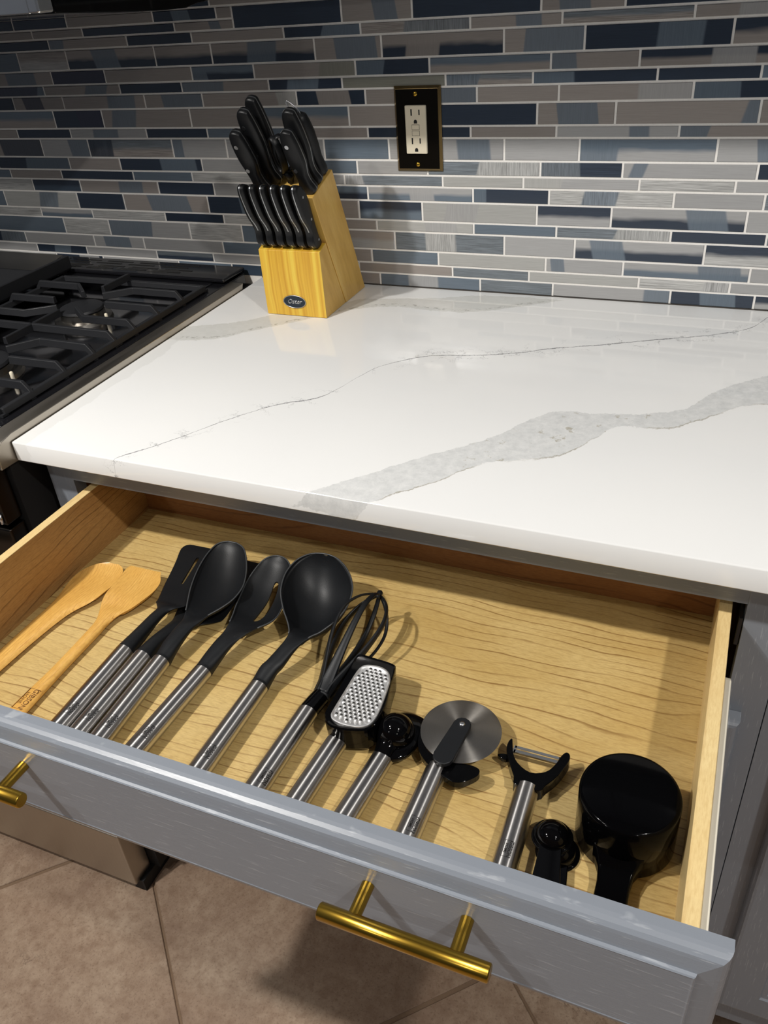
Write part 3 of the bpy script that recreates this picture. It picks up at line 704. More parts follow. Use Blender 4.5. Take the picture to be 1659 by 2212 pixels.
o = head('body', t, st, 'bamboo', k=4); shade_auto(o, 50)
for s, size, off in (('GIBSON', 0.0078, 0.0034), ('HOME', 0.0058, -0.0034)):
    text_mesh('lettering', s, size, t, 'print_brown', lambda u, v, h, off=off: (0.1808 + v + off + 0.03 * u, -0.8680 - u, z + 0.0087 + 0.0008 * (1 - abs(v + off) / 0.008) + h), 0.0004)
bm = B((0.1745, 0.1878, -0.8545, -0.8541, z + 0.0080, z + 0.0096), (0.1740, 0.1873, -0.8825, -0.8821, z + 0.0080, z + 0.0096), (0.1742, 0.1746, -0.8825, -0.8541, z + 0.0080, z + 0.0094))
obj('logo_frame', bm, 'print_brown', t)

def stem(xj, yj, xl2, xr2, y2, z2, up2=0.006, dn2=0.006):
    zc = HZC
    return [(yj - 0.006, xj - 0.0098, xj + 0.0098, zc, 0, 0.0092, 0.0092), (yj + 0.002, xj - 0.0102, xj + 0.0102, zc, 0, 0.0096, 0.0096), (yj + 0.004, xj - 0.0100, xj + 0.0100, zc, 0, 0.0094, 0.0094)]

# slotted turner (leftmost of the black ones)
t = utensil('slotted_turner', 0.24, 'black slotted turner, leftmost of the steel-handled utensils, beside the wooden spatula', 'turner')
steel_handle(t, 0.2390, -0.776, 0.2462, text_y=-0.870, dx=0.0040)
bm = bmesh.new()
st = stem(0.2390, -0.776, 0, 0, 0, 0) + [(-0.748, 0.2310, 0.2478, HZC + .001, 0, .0078, .0085), (-0.722, 0.2330, 0.2480, HZC + .003, 0, .0055, .006), (-0.709, 0.2345, 0.2500, HZC + .004, 0, .004, .005), (-0.7015, 0.2290, 0.2545, HZC + .004, 0, .0025, .0035), (-0.696, 0.2240, 0.2590, HZC + .0025, 0, .0016, .0022), (-0.688, 0.2218, 0.2625, HZC + .001, 0, .0012, .0018), (-0.660, 0.2110, 0.2700, HZC - .001, 0, .0010, .0016), (-0.620, 0.1990, 0.2800, HZC + .000, 0, .0010, .0014), (-0.598, 0.1912, 0.2850, HZC + .001, 0, .0010, .0012), (-0.588, 0.1915, 0.2850, HZC + .001, 0, .0010, .0012), (-0.5835, 0.1965, 0.2810, HZC + .001, 0, .0006, .0008)]
stations(bm, st); o = obj('blade', bm, 'black_silicone', t, smooth=True)
def cutbox(o, parent, pts, zlo=-0.2, zhi=-0.05):
    """pts: world xy polygon"""
    base = parent_world(o)
    c = bmesh.new(); prism(c, smooth_closed(pts, 3), zlo, zhi); boolean_cut(o, c)
def slot_poly(x0, y0, x1, y1, w0, w1):
    d = Vector((x1 - x0, y1 - y0)); L = d.length; d.normalize(); n = Vector((-d.y, d.x)); P = []
    for k in range(7):
        a = PI / 2 + PI * k / 6; P.append(Vector((x0, y0)) + d * math.cos(a) * w0 + n * math.sin(a) * w0)
    for k in range(7):
        a = -PI / 2 + PI * k / 6; P.append(Vector((x1, y1)) + d * math.cos(a) * w1 + n * math.sin(a) * w1)
    return [tuple(p) for p in P]
def cut_slot(o, poly, zlo=-0.2, zhi=-0.05):
    c = bmesh.new(); prism(c, poly, zlo, zhi); boolean_cut(o, c)
cut_slot(o, slot_poly(0.2320, -0.6540, 0.2235, -0.6070, 0.0016, 0.0022))
cut_slot(o, slot_poly(0.2580, -0.6540, 0.2660, -0.6070, 0.0016, 0.0022))
shade_auto(o)
# solid turner under the spoon
t = utensil('solid_turner', 0.267, 'black turner mostly hidden beneath the large black serving spoon', 'turner')
steel_handle(t, 0.2638, -0.777, 0.2705, text_y=-0.870, dx=0.0040)
bm = bmesh.new()
st = stem(0.2638, -0.777, 0, 0, 0, 0) + [(-0.750, 0.2560, 0.2735, HZC, 0, .0075, .0085), (-0.722, 0.2565, 0.2780, HZC - .0035, 0, .0050, .0062), (-0.708, 0.2545, 0.2905, HZC - .006, 0, .003, .0040), (-0.696, 0.2500, 0.3060, HZC - .0075, 0, .0014, .0020), (-0.684, 0.2470, 0.3110, HZC - .008, 0, .0010, .0018), (-0.640, 0.2460, 0.3065, HZC - .008, 0, .0010, .0014), (-0.600, 0.2460, 0.3045, HZC - .008, 0, .0010, .0012), (-0.588, 0.2470, 0.3030, HZC - .008, 0, .0010, .0012), (-0.582, 0.2520, 0.2980, HZC - .008, 0, .0006, .0008)]
stations(bm, st); o = obj('blade', bm, 'black_silicone', t, smooth=True); shade_auto(o)
# big serving spoon
def zl(y, m, z0=HZC + 0.004): return z0 + m * (y + 0.776)
t = utensil('serving_spoon', 0.288, 'large black serving spoon with a deep oval bowl and steel handle', 'spoon')
steel_handle(t, 0.2880, -0.777, 0.2965, text_y=-0.871, dx=0.0040)
bm = bmesh.new(); m = 0.15
st = stem(0.2880, -0.777, 0, 0, 0, 0) + [(-0.756, 0.2780, 0.2985, zl(-.756, m, HZC + .003), 0, .0065, .0085), (-0.735, 0.2800, 0.2995, zl(-.735, m), 0.0, .0045, .0070), (-0.722, 0.2812, 0.3024, zl(-.722, m), 0.001, .0022, .005), (-0.709, 0.2775, 0.3072, zl(-.709, m), 0.0045, .0, .003), (-0.695, 0.2715, 0.3165, zl(-.695, m), 0.0105, .0, .0024), (-0.679, 0.2648, 0.3238, zl(-.679, m), 0.0160, 0, .0022), (-0.660, 0.2590, 0.3250, zl(-.660, m), 0.0190, 0, .0022), (-0.641, 0.2552, 0.3190, zl(-.641, m), 0.0185, 0, .0022), (-0.624, 0.2540, 0.3102, zl(-.624, m), 0.0150, 0, .0022), (-0.609, 0.2556, 0.3000, zl(-.609, m), 0.0095, 0, .0022), (-0.601, 0.2605, 0.2915, zl(-.601, m), 0.0050, 0, .002), (-0.5968, 0.2690, 0.2810, zl(-.597, m), 0.001, 0, .0015)]
stations(bm, st, 26); o = obj('bowl', bm, 'black_silicone', t, smooth=True); rim(o, st, 'rim_highlight', 6)
# slotted spoon
t = utensil('slotted_spoon', 0.339, 'black spoon with one curved slot, lying between the serving spoon and the ladle', 'spoon')
steel_handle(t, 0.3405, -0.776, 0.3340, text_y=-0.870, dx=0.0038)
bm = bmesh.new()
st = stem(0.3405, -0.776, 0, 0, 0, 0) + [(-0.758, 0.3320, 0.3530, zl(-.758, m, HZC + .002), 0, .0068, .0085), (-0.740, 0.3348, 0.3562, zl(-.740, m), 0, .0045, .0068), (-0.724, 0.3372, 0.3618, zl(-.724, m), 0.001, .002, .004), (-0.710, 0.3365, 0.3720, zl(-.710, m), 0.004, 0, .0026), (-0.696, 0.3325, 0.3805, zl(-.696, m) - .003, .0075, 0, .0022), (-0.682, 0.3275, 0.3825, zl(-.682, m) - .006, .0100, 0, .0022), (-0.662, 0.3235, 0.3800, zl(-.662, m) - .007, .0120, 0, .0022), (-0.645, 0.3215, 0.3770, zl(-.645, m) - .006, .0120, 0, .0022), (-0.628, 0.3235, 0.3715, zl(-.628, m) - .003, .0105, 0, .0022), (-0.614, 0.3275, 0.3640, zl(-.614, m) - .001, .0070, 0, .002), (-0.607, 0.3340, 0.3560, zl(-.607, m), .0030, 0, .002), (-0.6037, 0.3420, 0.3480, zl(-.604, m), .0006, 0, .0015)]
stations(bm, st, 26); o = obj('bowl', bm, 'black_silicone', t, smooth=True)
cut_slot(o, smooth_closed([(0.3532, -0.6900), (0.3570, -0.6915), (0.3600, -0.6870), (0.3620, -0.6719), (0.3600, -0.6515), (0.3572, -0.6360), (0.3540, -0.6300), (0.3505, -0.6300), (0.3500, -0.6364), (0.3521, -0.6519), (0.3523, -0.6690)], 2))
shade_auto(o); rim(o, st, 'rim_highlight', 6)
# ladle
t = utensil('ladle', 0.41, 'black ladle with a large round bowl and steel handle, in the middle of the row', 'ladle')
steel_handle(t, 0.4090, -0.776, 0.4085, text_y=-0.871, dx=0.0032)
bm = bmesh.new(); m = 0.26
st = stem(0.4090, -0.776, 0, 0, 0, 0) + [(-0.757, 0.4010, 0.4215, zl(-.757, m, HZC + .002), 0, .0068, .0085), (-0.748, 0.4050, 0.4250, zl(-.748, m, HZC + .0025), 0, .0060, .008), (-0.7286, 0.4115, 0.4300, zl(-.7286, m), 0.0, .0035, .006), (-0.7130, 0.4135, 0.4370, zl(-.713, m), 0.003, .001, .004), (-0.7040, 0.4090, 0.4460, zl(-.704, m), 0.009, 0, .003), (-0.6960, 0.4025, 0.4515, zl(-.696, m), .016, 0, .0026), (-0.6852, 0.3930, 0.4578, zl(-.6852, m), .025, 0, .0024), (-0.6653, 0.3800, 0.4626, zl(-.6653, m), .034, 0, .0024), (-0.6449, 0.3745, 0.4600, zl(-.6449, m), .036, 0, .0024), (-0.6300, 0.3755, 0.4520, zl(-.630, m), .033, 0, .0024), (-0.6190, 0.3800, 0.4420, zl(-.619, m), .026, 0, .0024), (-0.6110, 0.3880, 0.4310, zl(-.611, m), .017, 0, .0022), (-0.6070, 0.3965, 0.4220, zl(-.607, m), .009, 0, .0020), (-0.6052, 0.4060, 0.4130, zl(-.6052, m), .002, 0, .0015)]
stations(bm, st, 30); o = obj('bowl', bm, 'black_silicone', t, smooth=True); rim(o, st, 'rim_highlight', 6)
# whisk
t = utensil('whisk', 0.475, 'black balloon whisk with looped arms and steel handle, half tucked under the ladle', 'whisk')
steel_handle(t, 0.4730, -0.790, 0.4680, text_y=-0.878, dx=0.0058)
bm = bmesh.new()
stations(bm, [(-0.794, 0.4640, 0.4825, HZC, 0, .0092, .0092), (-0.788, 0.4632, 0.4830, HZC, 0, .0098, .0098), (-0.775, 0.4655, 0.4850, HZC + .0005, 0, .0096, .0096), (-0.764, 0.4680, 0.4870, HZC + .001, 0, .0094, .0094)], 18)
obj('collar', bm, 'black_gloss', t, smooth=True)
WC = Vector((0.4775, -0.766, HZC + 0.001)); WT = Vector((0.4865, -0.634, ZF + 0.040)); wa = (WT - WC).normalized(); wl = (WT - WC).length
ws = wa.cross(Vector((0, 0, 1))).normalized(); wu = ws.cross(wa)
for k in range(6):
    a = 2 * PI * (k + 0.35) / 6
    bm = bmesh.new(); rad = ws * math.cos(a) + wu * math.sin(a); tang = ws * -math.sin(a) + wu * math.cos(a)
    pr = [(0.0, 0.0075), (0.10, 0.0095), (0.25, 0.0155), (0.42, 0.0225), (0.60, 0.0275), (0.75, 0.0270), (0.88, 0.0195), (0.96, 0.0100), (1.0, 0.002)]
    wd = [0.0070, 0.0068, 0.0054, 0.0042, 0.0035, 0.0031, 0.0029, 0.0026, 0.0024]
    pts = smooth_open([(WC + wa * wl * q + rad * r_) for q, r_ in pr], 4); wds = [x[0] for x in smooth_open([(w_, 0.0) for w_ in wd], 4)]
    rings = []
    for i, p in enumerate(pts):
        p = Vector(p); rings.append([p + tang * wds[i] * math.cos(2 * PI * j / 8) + rad * 0.0017 * math.sin(2 * PI * j / 8) for j in range(8)])
    loft(bm, rings); obj('wire_loop', bm, 'black_silicone', t, smooth=True)
bm = bmesh.new(); lathe(bm, [(0.0010, -0.006), (0.0032, -0.004), (0.0034, 0.003), (0.0015, 0.0055)], (0, 0, 0), 'y', 12)
for v in bm.verts: v.co += WT + Vector((0, 0.001, 0.001))
obj('tip', bm, 'black_silicone', t, smooth=True)
bm = bmesh.new(); stations(bm, [(-0.770, 0.4685, 0.4868, HZC + .001, 0, .0090, .0090), (-0.756, 0.4690, 0.4880, HZC + .002, 0, .0088, .0092), (-0.742, 0.4715, 0.4875, HZC + .003, 0, .0062, .0072), (-0.734, 0.4760, 0.4840, HZC + .003, 0, .002, .003)]); obj('throat', bm, 'black_silicone', t, smooth=True)

# grater
t = utensil('grater', 0.526, 'small black-framed hand grater with a perforated steel face and steel handle', 'grater')
steel_handle(t, 0.5165, -0.815, 0.5085, txt=False)
outl = smooth_closed([(0.5085, -0.8150), (0.5035, -0.8085), (0.5009, -0.8000), (0.5005, -0.7700), (0.4998, -0.7360), (0.4990, -0.7245), (0.5027, -0.7200), (0.5200, -0.7210), (0.5390, -0.7228), (0.5440, -0.7290), (0.5478, -0.7500), (0.5530, -0.7745), (0.5535, -0.7920), (0.5518, -0.8030), (0.5455, -0.8115), (0.5300, -0.8165), (0.5180, -0.8180)], 4)
bm = bmesh.new()
cxg = Vector((0.527, -0.768))
def og(s, z, dx=0, dy=0): return [Vector((cxg.x + (p[0] - cxg.x) * s + dx, cxg.y + (p[1] - cxg.y) * s + dy, z)) for p in outl]
loft(bm, [og(0.90, ZF + 0.003), og(0.97, ZF + 0.008), og(1.0, ZF + 0.030), og(1.0, ZF + 0.034), og(0.975, ZF + 0.0355), og(0.93, ZF + 0.035)])
obj('frame', bm, 'black_gloss', t, smooth=False, bevel=0); 
shade_auto(t.children[-1], 35)
pl = smooth_closed([(0.5095, -0.8070), (0.5085, -0.7980), (0.5088, -0.7700), (0.5092, -0.7480), (0.5112, -0.7385), (0.5170, -0.7340), (0.5290, -0.7328), (0.5390, -0.7365), (0.5450, -0.7450), (0.5475, -0.7560), (0.5500, -0.7760), (0.5510, -0.7930), (0.5485, -0.8050), (0.5400, -0.8115), (0.5260, -0.8132), (0.5150, -0.8115)], 4)
cpl = Vector((0.529, -0.774))
def pg(s, z): return [Vector((cpl.x + (p[0] - cpl.x) * s, cpl.y + (p[1] - cpl.y) * s, z)) for p in pl]
bm = bmesh.new(); ZP = ZF + 0.0365
loft(bm, [pg(1.0, ZP - 0.0015), pg(1.0, ZP + 0.0006), pg(0.96, ZP + 0.0012), pg(0.93, ZP + 0.0006), pg(0.90, ZP - 0.0006)])
gp = obj('grating_plate', bm, 'grater_steel', t, smooth=True); shade_auto(gp, 50)
bm = bmesh.new(); bh = bmesh.new()
def inside(px, py):
    q = [(cpl.x + (p[0] - cpl.x) * 0.84, cpl.y + (p[1] - cpl.y) * 0.87) for p in pl]; c = False; j = len(q) - 1
    for i in range(len(q)):
        if (q[i][1] > py) != (q[j][1] > py) and px < (q[j][0] - q[i][0]) * (py - q[i][1]) / (q[j][1] - q[i][1]) + q[i][0]: c = not c
        j = i
    return c
zt = ZP - 0.0006
rown = 0; y = -0.808
while y < -0.734:
    x = 0.506 + (0.0025 if rown % 2 else 0)
    while x < 0.552:
        if inside(x, y):
            rings = []
            for r_, h_ in ((0.0019, 0.0), (0.0016, 0.0007), (0.0010, 0.0012), (0.0002, 0.0014)): rings.append([Vector((x + r_ * math.cos(a * PI / 4), y + r_ * math.sin(a * PI / 4) - 0.0004, zt + h_)) for a in range(8)])
            loft(bm, rings, True)
            ring = [Vector((x + 0.0013 * math.cos(a * PI / 4), y + 0.0009 + 0.0013 * math.sin(a * PI / 4), zt + 0.0012)) for a in range(8)]; ring2 = [p + Vector((0, 0, -0.0008)) for p in ring]
            loft(bh, [ring2, ring], True)
        x += 0.0050
    y += 0.0043; rown += 1
o = obj('grating_teeth', bm, 'grater_steel', t, smooth=True); o['kind'] = 'stuff'
o = obj('grating_holes', bh, 'slot_black', t); o['kind'] = 'stuff'

# scoop (melon / ice-cream baller, bowl turned down)
t = utensil('ice_cream_scoop', 0.571, 'glossy black scoop with a steel handle, lying bowl-down between the grater and pizza cutter', 'scoop')
steel_handle(t, 0.5655, -0.815, 0.5545, txt=False)
bm = bmesh.new()
fl = smooth_closed([(0.5560, -0.8080), (0.5535, -0.7950), (0.5535, -0.7800), (0.5600, -0.7670), (0.5690, -0.7620), (0.5790, -0.7622), (0.5890, -0.7660), (0.5925, -0.7760), (0.5920, -0.7930), (0.5880, -0.8090), (0.5800, -0.8180), (0.5690, -0.8200)], 3)
cs = Vector((0.5715, -0.792))
def sg(s, z, dx=0, dy=0): return [Vector((cs.x + (p[0] - cs.x) * s + dx, cs.y + (p[1] - cs.y) * s + dy, z)) for p in fl]
def morph(f, r_, z, c_=(0.5690, -0.7925)):
    out = []
    for p in fl:
        a = math.atan2(p[1] - c_[1], p[0] - c_[0]); q = (c_[0] + r_ * math.cos(a), c_[1] + r_ * math.sin(a))
        out.append(Vector((p[0] * (1 - f) + q[0] * f, p[1] * (1 - f) + q[1] * f, z)))
    return out
loft(bm, [sg(0.95, ZF + 0.010), sg(1.0, ZF + 0.012), sg(1.0, ZF + 0.015), sg(0.965, ZF + 0.0165), morph(0.55, 0.0190, ZF + 0.0175), morph(1.0, 0.0186, ZF + 0.0185)])
shade_auto(obj('collar', bm, 'black_gloss', t, smooth=True), 60)
bm = bmesh.new(); prof = [(0.0182 * math.cos(a), 0.0205 * math.sin(a)) for a in [k * PI / 2 / 12 for k in range(12)]] + [(0.0004, 0.0205)]
lathe(bm, [(0.0180, -0.012)] + prof, (0.5690, -0.7925, ZF + 0.0185), 'z', 40)
obj('bowl', bm, 'black_gloss', t, smooth=True)
bm = bmesh.new(); stations(bm, [(-0.821, 0.5560, 0.5750, HZC, 0, .0094, .0094), (-0.812, 0.5550, 0.5765, HZC + .002, 0, .011, .0096), (-0.803, 0.5550, 0.5790, HZC + .004, 0, .014, .0096), (-0.790, 0.5570, 0.5800, HZC + .006, 0, .012, .0090)]); obj('neck', bm, 'black_gloss', t, smooth=True)

# pizza cutter
t = utensil('pizza_cutter', 0.62, 'pizza cutter with a round steel wheel, black guard and steel handle', 'pizza cutter')
steel_handle(t, 0.6170, -0.812, 0.6155, text_y=-0.880, dx=0.0035)
bm = bmesh.new(); lathe(bm, [(0.0050, ZF + 0.0190), (0.0345, ZF + 0.0190), (0.0380, ZF + 0.0197), (0.0345, ZF + 0.0204), (0.0050, ZF + 0.0204)], (0.6258, -0.7705, 0), 'z', 64)
M['wheel'] = None
tt = NT('spun_steel_wheel'); p = tt.objc(); xx, yy, zz = tt.sep(p)
ang = tt.math('ARCTAN2', tt.math('SUBTRACT', yy, 0.0), tt.math('SUBTRACT', xx, 0.0)); rr = tt.math('SQRT', tt.math('ADD', tt.math('MULTIPLY', xx, xx), tt.math('MULTIPLY', yy, yy)))
rn = tt.noise(tt.comb(tt.math('MULTIPLY', rr, 900), 0.0, 0.0), 1.0, 3, 0.7)
sm = tt.noise(tt.mapping(p, scale=(1, 1, 1)), 70, 3, 0.6, 0.8)
tt.set(col=tt.mix(tt.math('MULTIPLY', rn, 0.4), rgb(170, 166, 160), rgb(120, 116, 112)), rough=tt.math('ADD', 0.28, tt.math('MULTIPLY', sm, 0.15)), metal=1.0, aniso=0.9)
tt.b.inputs['Anisotropic Rotation'].default_value = 0.25
tg = tt.new('ShaderNodeTangent'); tg.direction_type = 'RADIAL'; tg.axis = 'Z'; tt.link(tg.outputs[0], tt.b.inputs['Tangent'])
tt.bump(rn, 0.10, 0.0002); M['wheel'] = tt.m
wm = bmesh.new(); 
o = obj('cutting_wheel', bm, 'wheel', t, smooth=False, origin=(0.6258, -0.7705, ZF)); shade_auto(o, 30)
bm = bmesh.new(); arm = []
d0 = Vector((0.6215, -0.808)); d1 = Vector((0.6262, -0.7680))
prism(bm, slot_poly(d0.x, d0.y, d1.x, d1.y, 0.0098, 0.0085), ZF + 0.0212, ZF + 0.0262)
obj('fork_arm', bm, 'black_silicone', t, bevel=0.0012)
bm = bmesh.new(); lathe(bm, [(0.0030, ZF + 0.0255), (0.0030, ZF + 0.0268), (0.0022, ZF + 0.0276), (0.0005, ZF + 0.0279)], (0.6262, -0.7680, 0), 'z', 20); obj('rivet', bm, 'rivet', t, smooth=True)
bm = bmesh.new()
gd = smooth_closed([(0.5885, -0.7790), (0.5900, -0.7740), (0.5925, -0.7800), (0.5965, -0.7930), (0.6050, -0.8020), (0.6140, -0.8045), (0.6280, -0.8068), (0.6420, -0.8045), (0.6515, -0.8050), (0.6555, -0.8080), (0.6545, -0.8145), (0.6460, -0.8235), (0.6370, -0.8270), (0.6260, -0.8235), (0.6130, -0.8180), (0.6050, -0.8130), (0.5960, -0.8040), (0.5905, -0.7920)], 4)
prism(bm, gd, ZF + 0.0110, ZF + 0.0185)
obj('guard', bm, 'black_gloss', t, bevel=0.002, seg=3)

# peeler
t = utensil('peeler', 0.698, 'y-shaped vegetable peeler with black arms, a steel blade and a steel handle', 'peeler')
steel_handle(t, 0.6985, -0.8065, 0.7005, text_y=-0.876, dx=0.0005)
bm = bmesh.new()
yp = smooth_closed([(0.6885, -0.8110), (0.6850, -0.8030), (0.6771, -0.7890), (0.6714, -0.7771), (0.6705, -0.7680), (0.6728, -0.7625), (0.6752, -0.7690), (0.6785, -0.7790), (0.6850, -0.7880), (0.6978, -0.7944), (0.7103, -0.7895), (0.7165, -0.7790), (0.7195, -0.7680), (0.7228, -0.7625), (0.7265, -0.7640), (0.7272, -0.7716), (0.7218, -0.7897), (0.7138, -0.8040), (0.7095, -0.8110)], 3)
prism(bm, yp, ZF + 0.0050, ZF + 0.0185)
obj('yoke', bm, 'black_gloss', t, bevel=0.002, seg=3)
bm = bmesh.new(); tube(bm, [(0.6745, -0.7712, ZF + 0.014), (0.7230, -0.7712, ZF + 0.014)], 0.0007, 8)
box(bm, 0.6775, 0.7195, -0.7752, -0.7722, ZF + 0.0150, ZF + 0.0157); box(bm, 0.6775, 0.7195, -0.7702, -0.7676, ZF + 0.0150, ZF + 0.0157); box(bm, 0.6765, 0.6790, -0.7752, -0.7676, ZF + 0.0135, ZF + 0.0157); box(bm, 0.7180, 0.7205, -0.7752, -0.7676, ZF + 0.0135, ZF + 0.0157)
obj('blade', bm, 'steel_bright', t)
bm = bmesh.new(); prism(bm, smooth_closed([(0.6635, -0.7800), (0.6690, -0.7770), (0.6735, -0.7780), (0.6735, -0.7830), (0.6690, -0.7832)], 3), ZF + 0.0075, ZF + 0.0125); obj('eye_gouger', bm, 'black_gloss', t, bevel=0.001)

# measuring spoons (nested, bowls down)
def mspoon(label, cx, cy, r, ang, zb, hw, L):
    t = thing('measuring_spoon', (cx, cy, zb), label, 'measuring spoon', 'nested measuring spoons')
    bm = bmesh.new()
    lathe(bm, [(r + 0.0030, zb), (r + 0.0034, zb + 0.001), (r + 0.0022, zb + 0.0020)] + [(r * math.cos(k * PI / 2 / 10), zb + 0.002 + r * 0.86 * math.sin(k * PI / 2 / 10)) for k in range(0, 10)] + [(0.0004, zb + 0.002 + r * 0.86)], (cx, cy, 0), 'z', 36)
    obj('bowl', bm, 'black_gloss', t, smooth=True)
    bm = bmesh.new(); d = Vector((math.sin(ang), -math.cos(ang))); n = Vector((d.y, -d.x)) * -1
    def P(a, b): q = Vector((cx, cy)) + d * a + n * b; return (q.x, q.y)
    o2 = [P(r * 0.6, -hw * .9), P(L * 0.5, -hw), P(L, -hw * 1.25), P(L + 0.008, -hw * 0.9), P(L + 0.012, 0), P(L + 0.008, hw * 0.9), P(L, hw * 1.25), P(L * 0.5, hw), P(r * 0.6, hw * .9)]
    prism(bm, o2, zb + 0.0005, zb + 0.0036)
    o = obj('handle', bm, 'black_gloss', t, bevel=0.0010)
    ring = bmesh.new(); q = Vector((cx, cy)) + d * (L - 0.001)
    tube(ring, [(q.x + hw * 0.72 * math.cos(a * PI / 12), q.y + hw * 0.72 * math.sin(a * PI / 12), zb + 0.0037) for a in range(24)], 0.0005, 6, close=True)
    obj('hanging_ring', ring, 'black_gloss', t, smooth=True)
    return t
mspoon('small glossy black measuring spoon, topmost of the nested pair beside the peeler', 0.7300, -0.8480, 0.0138, 0.10, ZF + 0.0125, 0.0100, 0.058)
mspoon('larger glossy black measuring spoon, under the small one beside the measuring cup', 0.7360, -0.8525, 0.0150, 0.085, ZF + 0.0003, 0.0108, 0.056)

# measuring cups, upside down
def cup(label, cx, cy, r, h, hx, hw, z0, ang=0.0):
    t = thing('measuring_cup', (cx, cy, z0), label, 'measuring cup')
    bm = bmesh.new(); th = 0.0016
    lathe(bm, [(r - 0.0005, z0), (r + 0.0004, z0 + 0.001), (r, z0 + h - 0.003), (r - 0.0009, z0 + h - 0.0008), (r - 0.003, z0 + h), (0.0005, z0 + h)], (cx, cy, 0), 'z', 64)
    obj('bowl', bm, 'cup_gloss', t, smooth=True); shade_auto(t.children[-1], 50)
    bm = bmesh.new(); rings = []
    for k, (yy, half, zt_, zb_) in enumerate([(-r * 0.80, hw * 1.75, 0.0300, 0.002), (-r * 0.95, hw * 1.35, 0.0240, 0.003), (-r - 0.006, hw * 1.08, 0.0165, 0.004), (-r - 0.016, hw, 0.0130, 0.005), (-r - 0.050, hw * 1.02, 0.0125, 0.005), (-r - 0.064, hw * 1.0, 0.0125, 0.005), (-r - 0.0695, hw * 0.9, 0.0120, 0.006)]):
        x = cx + hx + ang * (yy + r); y = cy + yy; 
        rings.append([Vector((x - half, y, z0 + zb_)), Vector((x - half, y, z0 + zt_ - 0.002)), Vector((x - half + 0.0015, y, z0 + zt_)), Vector((x + half - 0.0015, y, z0 + zt_)), Vector((x + half, y, z0 + zt_ - 0.002)), Vector((x + half, y, z0 + zb_))])
    loft(bm, rings)
    obj('handle', bm, 'cup_gloss', t, smooth=False, bevel=0.0008)
    return t
cup('glossy black measuring cup turned upside down in the right front corner of the drawer', 0.7842, -0.8165, 0.0402, 0.056, -0.0005, 0.0128, ZF + 0.0004)

# ------------------------------------------------------------------ KNIFE BLOCK
BX0, BX1 = 0.1040, 0.2100
kb = thing('knife_block', (0.157, -0.09, 0), 'pale wooden knife block with an oval badge, standing on the worktop by the range', 'knife block')
bm = bmesh.new(); prism(bm, [(-0.164, 0.0005), (-0.164, 0.1035), (-0.1400, 0.1115), (-0.0925, 0.0005)], BX0, BX1, lambda a, b, h: (h, a, b))
fb = obj('front_block', bm, ['block_front', 'block_side'], kb, bevel=0.0008)
for p_ in fb.data.polygons: p_.material_index = 1 if abs(p_.normal.x) > 0.7 else 0
bm = bmesh.new(); prism(bm, [(-0.0917, 0.0005), (-0.1675, 0.1835), (-0.0955, 0.2075), (-0.0145, 0.0005)], BX0 - 0.0005, BX1 + 0.0008, lambda a, b, h: (h, a, b))
rb = obj('rear_block', bm, 'block_side', kb, bevel=0.0010)
bm = bmesh.new(); lathe(bm, [(0.0100, 0), (0.0100, -0.0008)], (0, 0, 0), 'y', 40)
for v in bm.verts: v.co = Vector((0.1565 + v.co.x * 1.95, -0.1641 + v.co.y, 0.0240 + v.co.z * 1.0))
obj('badge', bm, 'badge', kb); kb.children[-1]['label'] = 'dark oval badge with a silver rim and script lettering'
bd = kb.children[-1]
bm = bmesh.new(); tube(bm, [(0.1565 + 0.0195 * math.cos(a * PI / 20), -0.1650, 0.0240 + 0.0100 * math.sin(a * PI / 20)) for a in range(40)], 0.0007, 6, close=True, up=Vector((0, 1, 0))); obj('badge_rim', bm, 'rivet', bd, smooth=True)
text_mesh('lettering', 'Oster', 0.0105, bd, 'rivet', lambda u, v, h: (0.1560 + u, -0.1650 - h, 0.0240 + v), 0.0003, shear=0.35, bold=0.0001)
# slots on the two top faces
KD = Vector((0, -0.381, 0.925)); KN = Vector((0, 0.925, 0.381)); KP = Vector((0, -0.1675, 0.1835))
for (x0, x1, s) in ((0.112, 0.137, 0.012), (0.118, 0.143, 0.033), (0.118, 0.143, 0.056), (0.181, 0.205, 0.014), (0.181, 0.205, 0.036)):
    bm = bmesh.new(); c = KP + KN * s; a = KN * 0.0014; up_ = KD * 0.0006
    vs = [Vector((x, 0, 0)) + c + q + w_ for w_ in (up_, -up_) for x, q in ((x0, -a), (x1, -a), (x1, a), (x0, a))]
    f = [bm.verts.new(v) for v in vs]
    for q in ((0, 1, 2, 3), (7, 6, 5, 4), (0, 4, 5, 1), (1, 5, 6, 2), (2, 6, 7, 3), (3, 7, 4, 0)): bm.faces.new([f[i] for i in q])
    obj('blade_slot', bm, 'block_slot', kb)

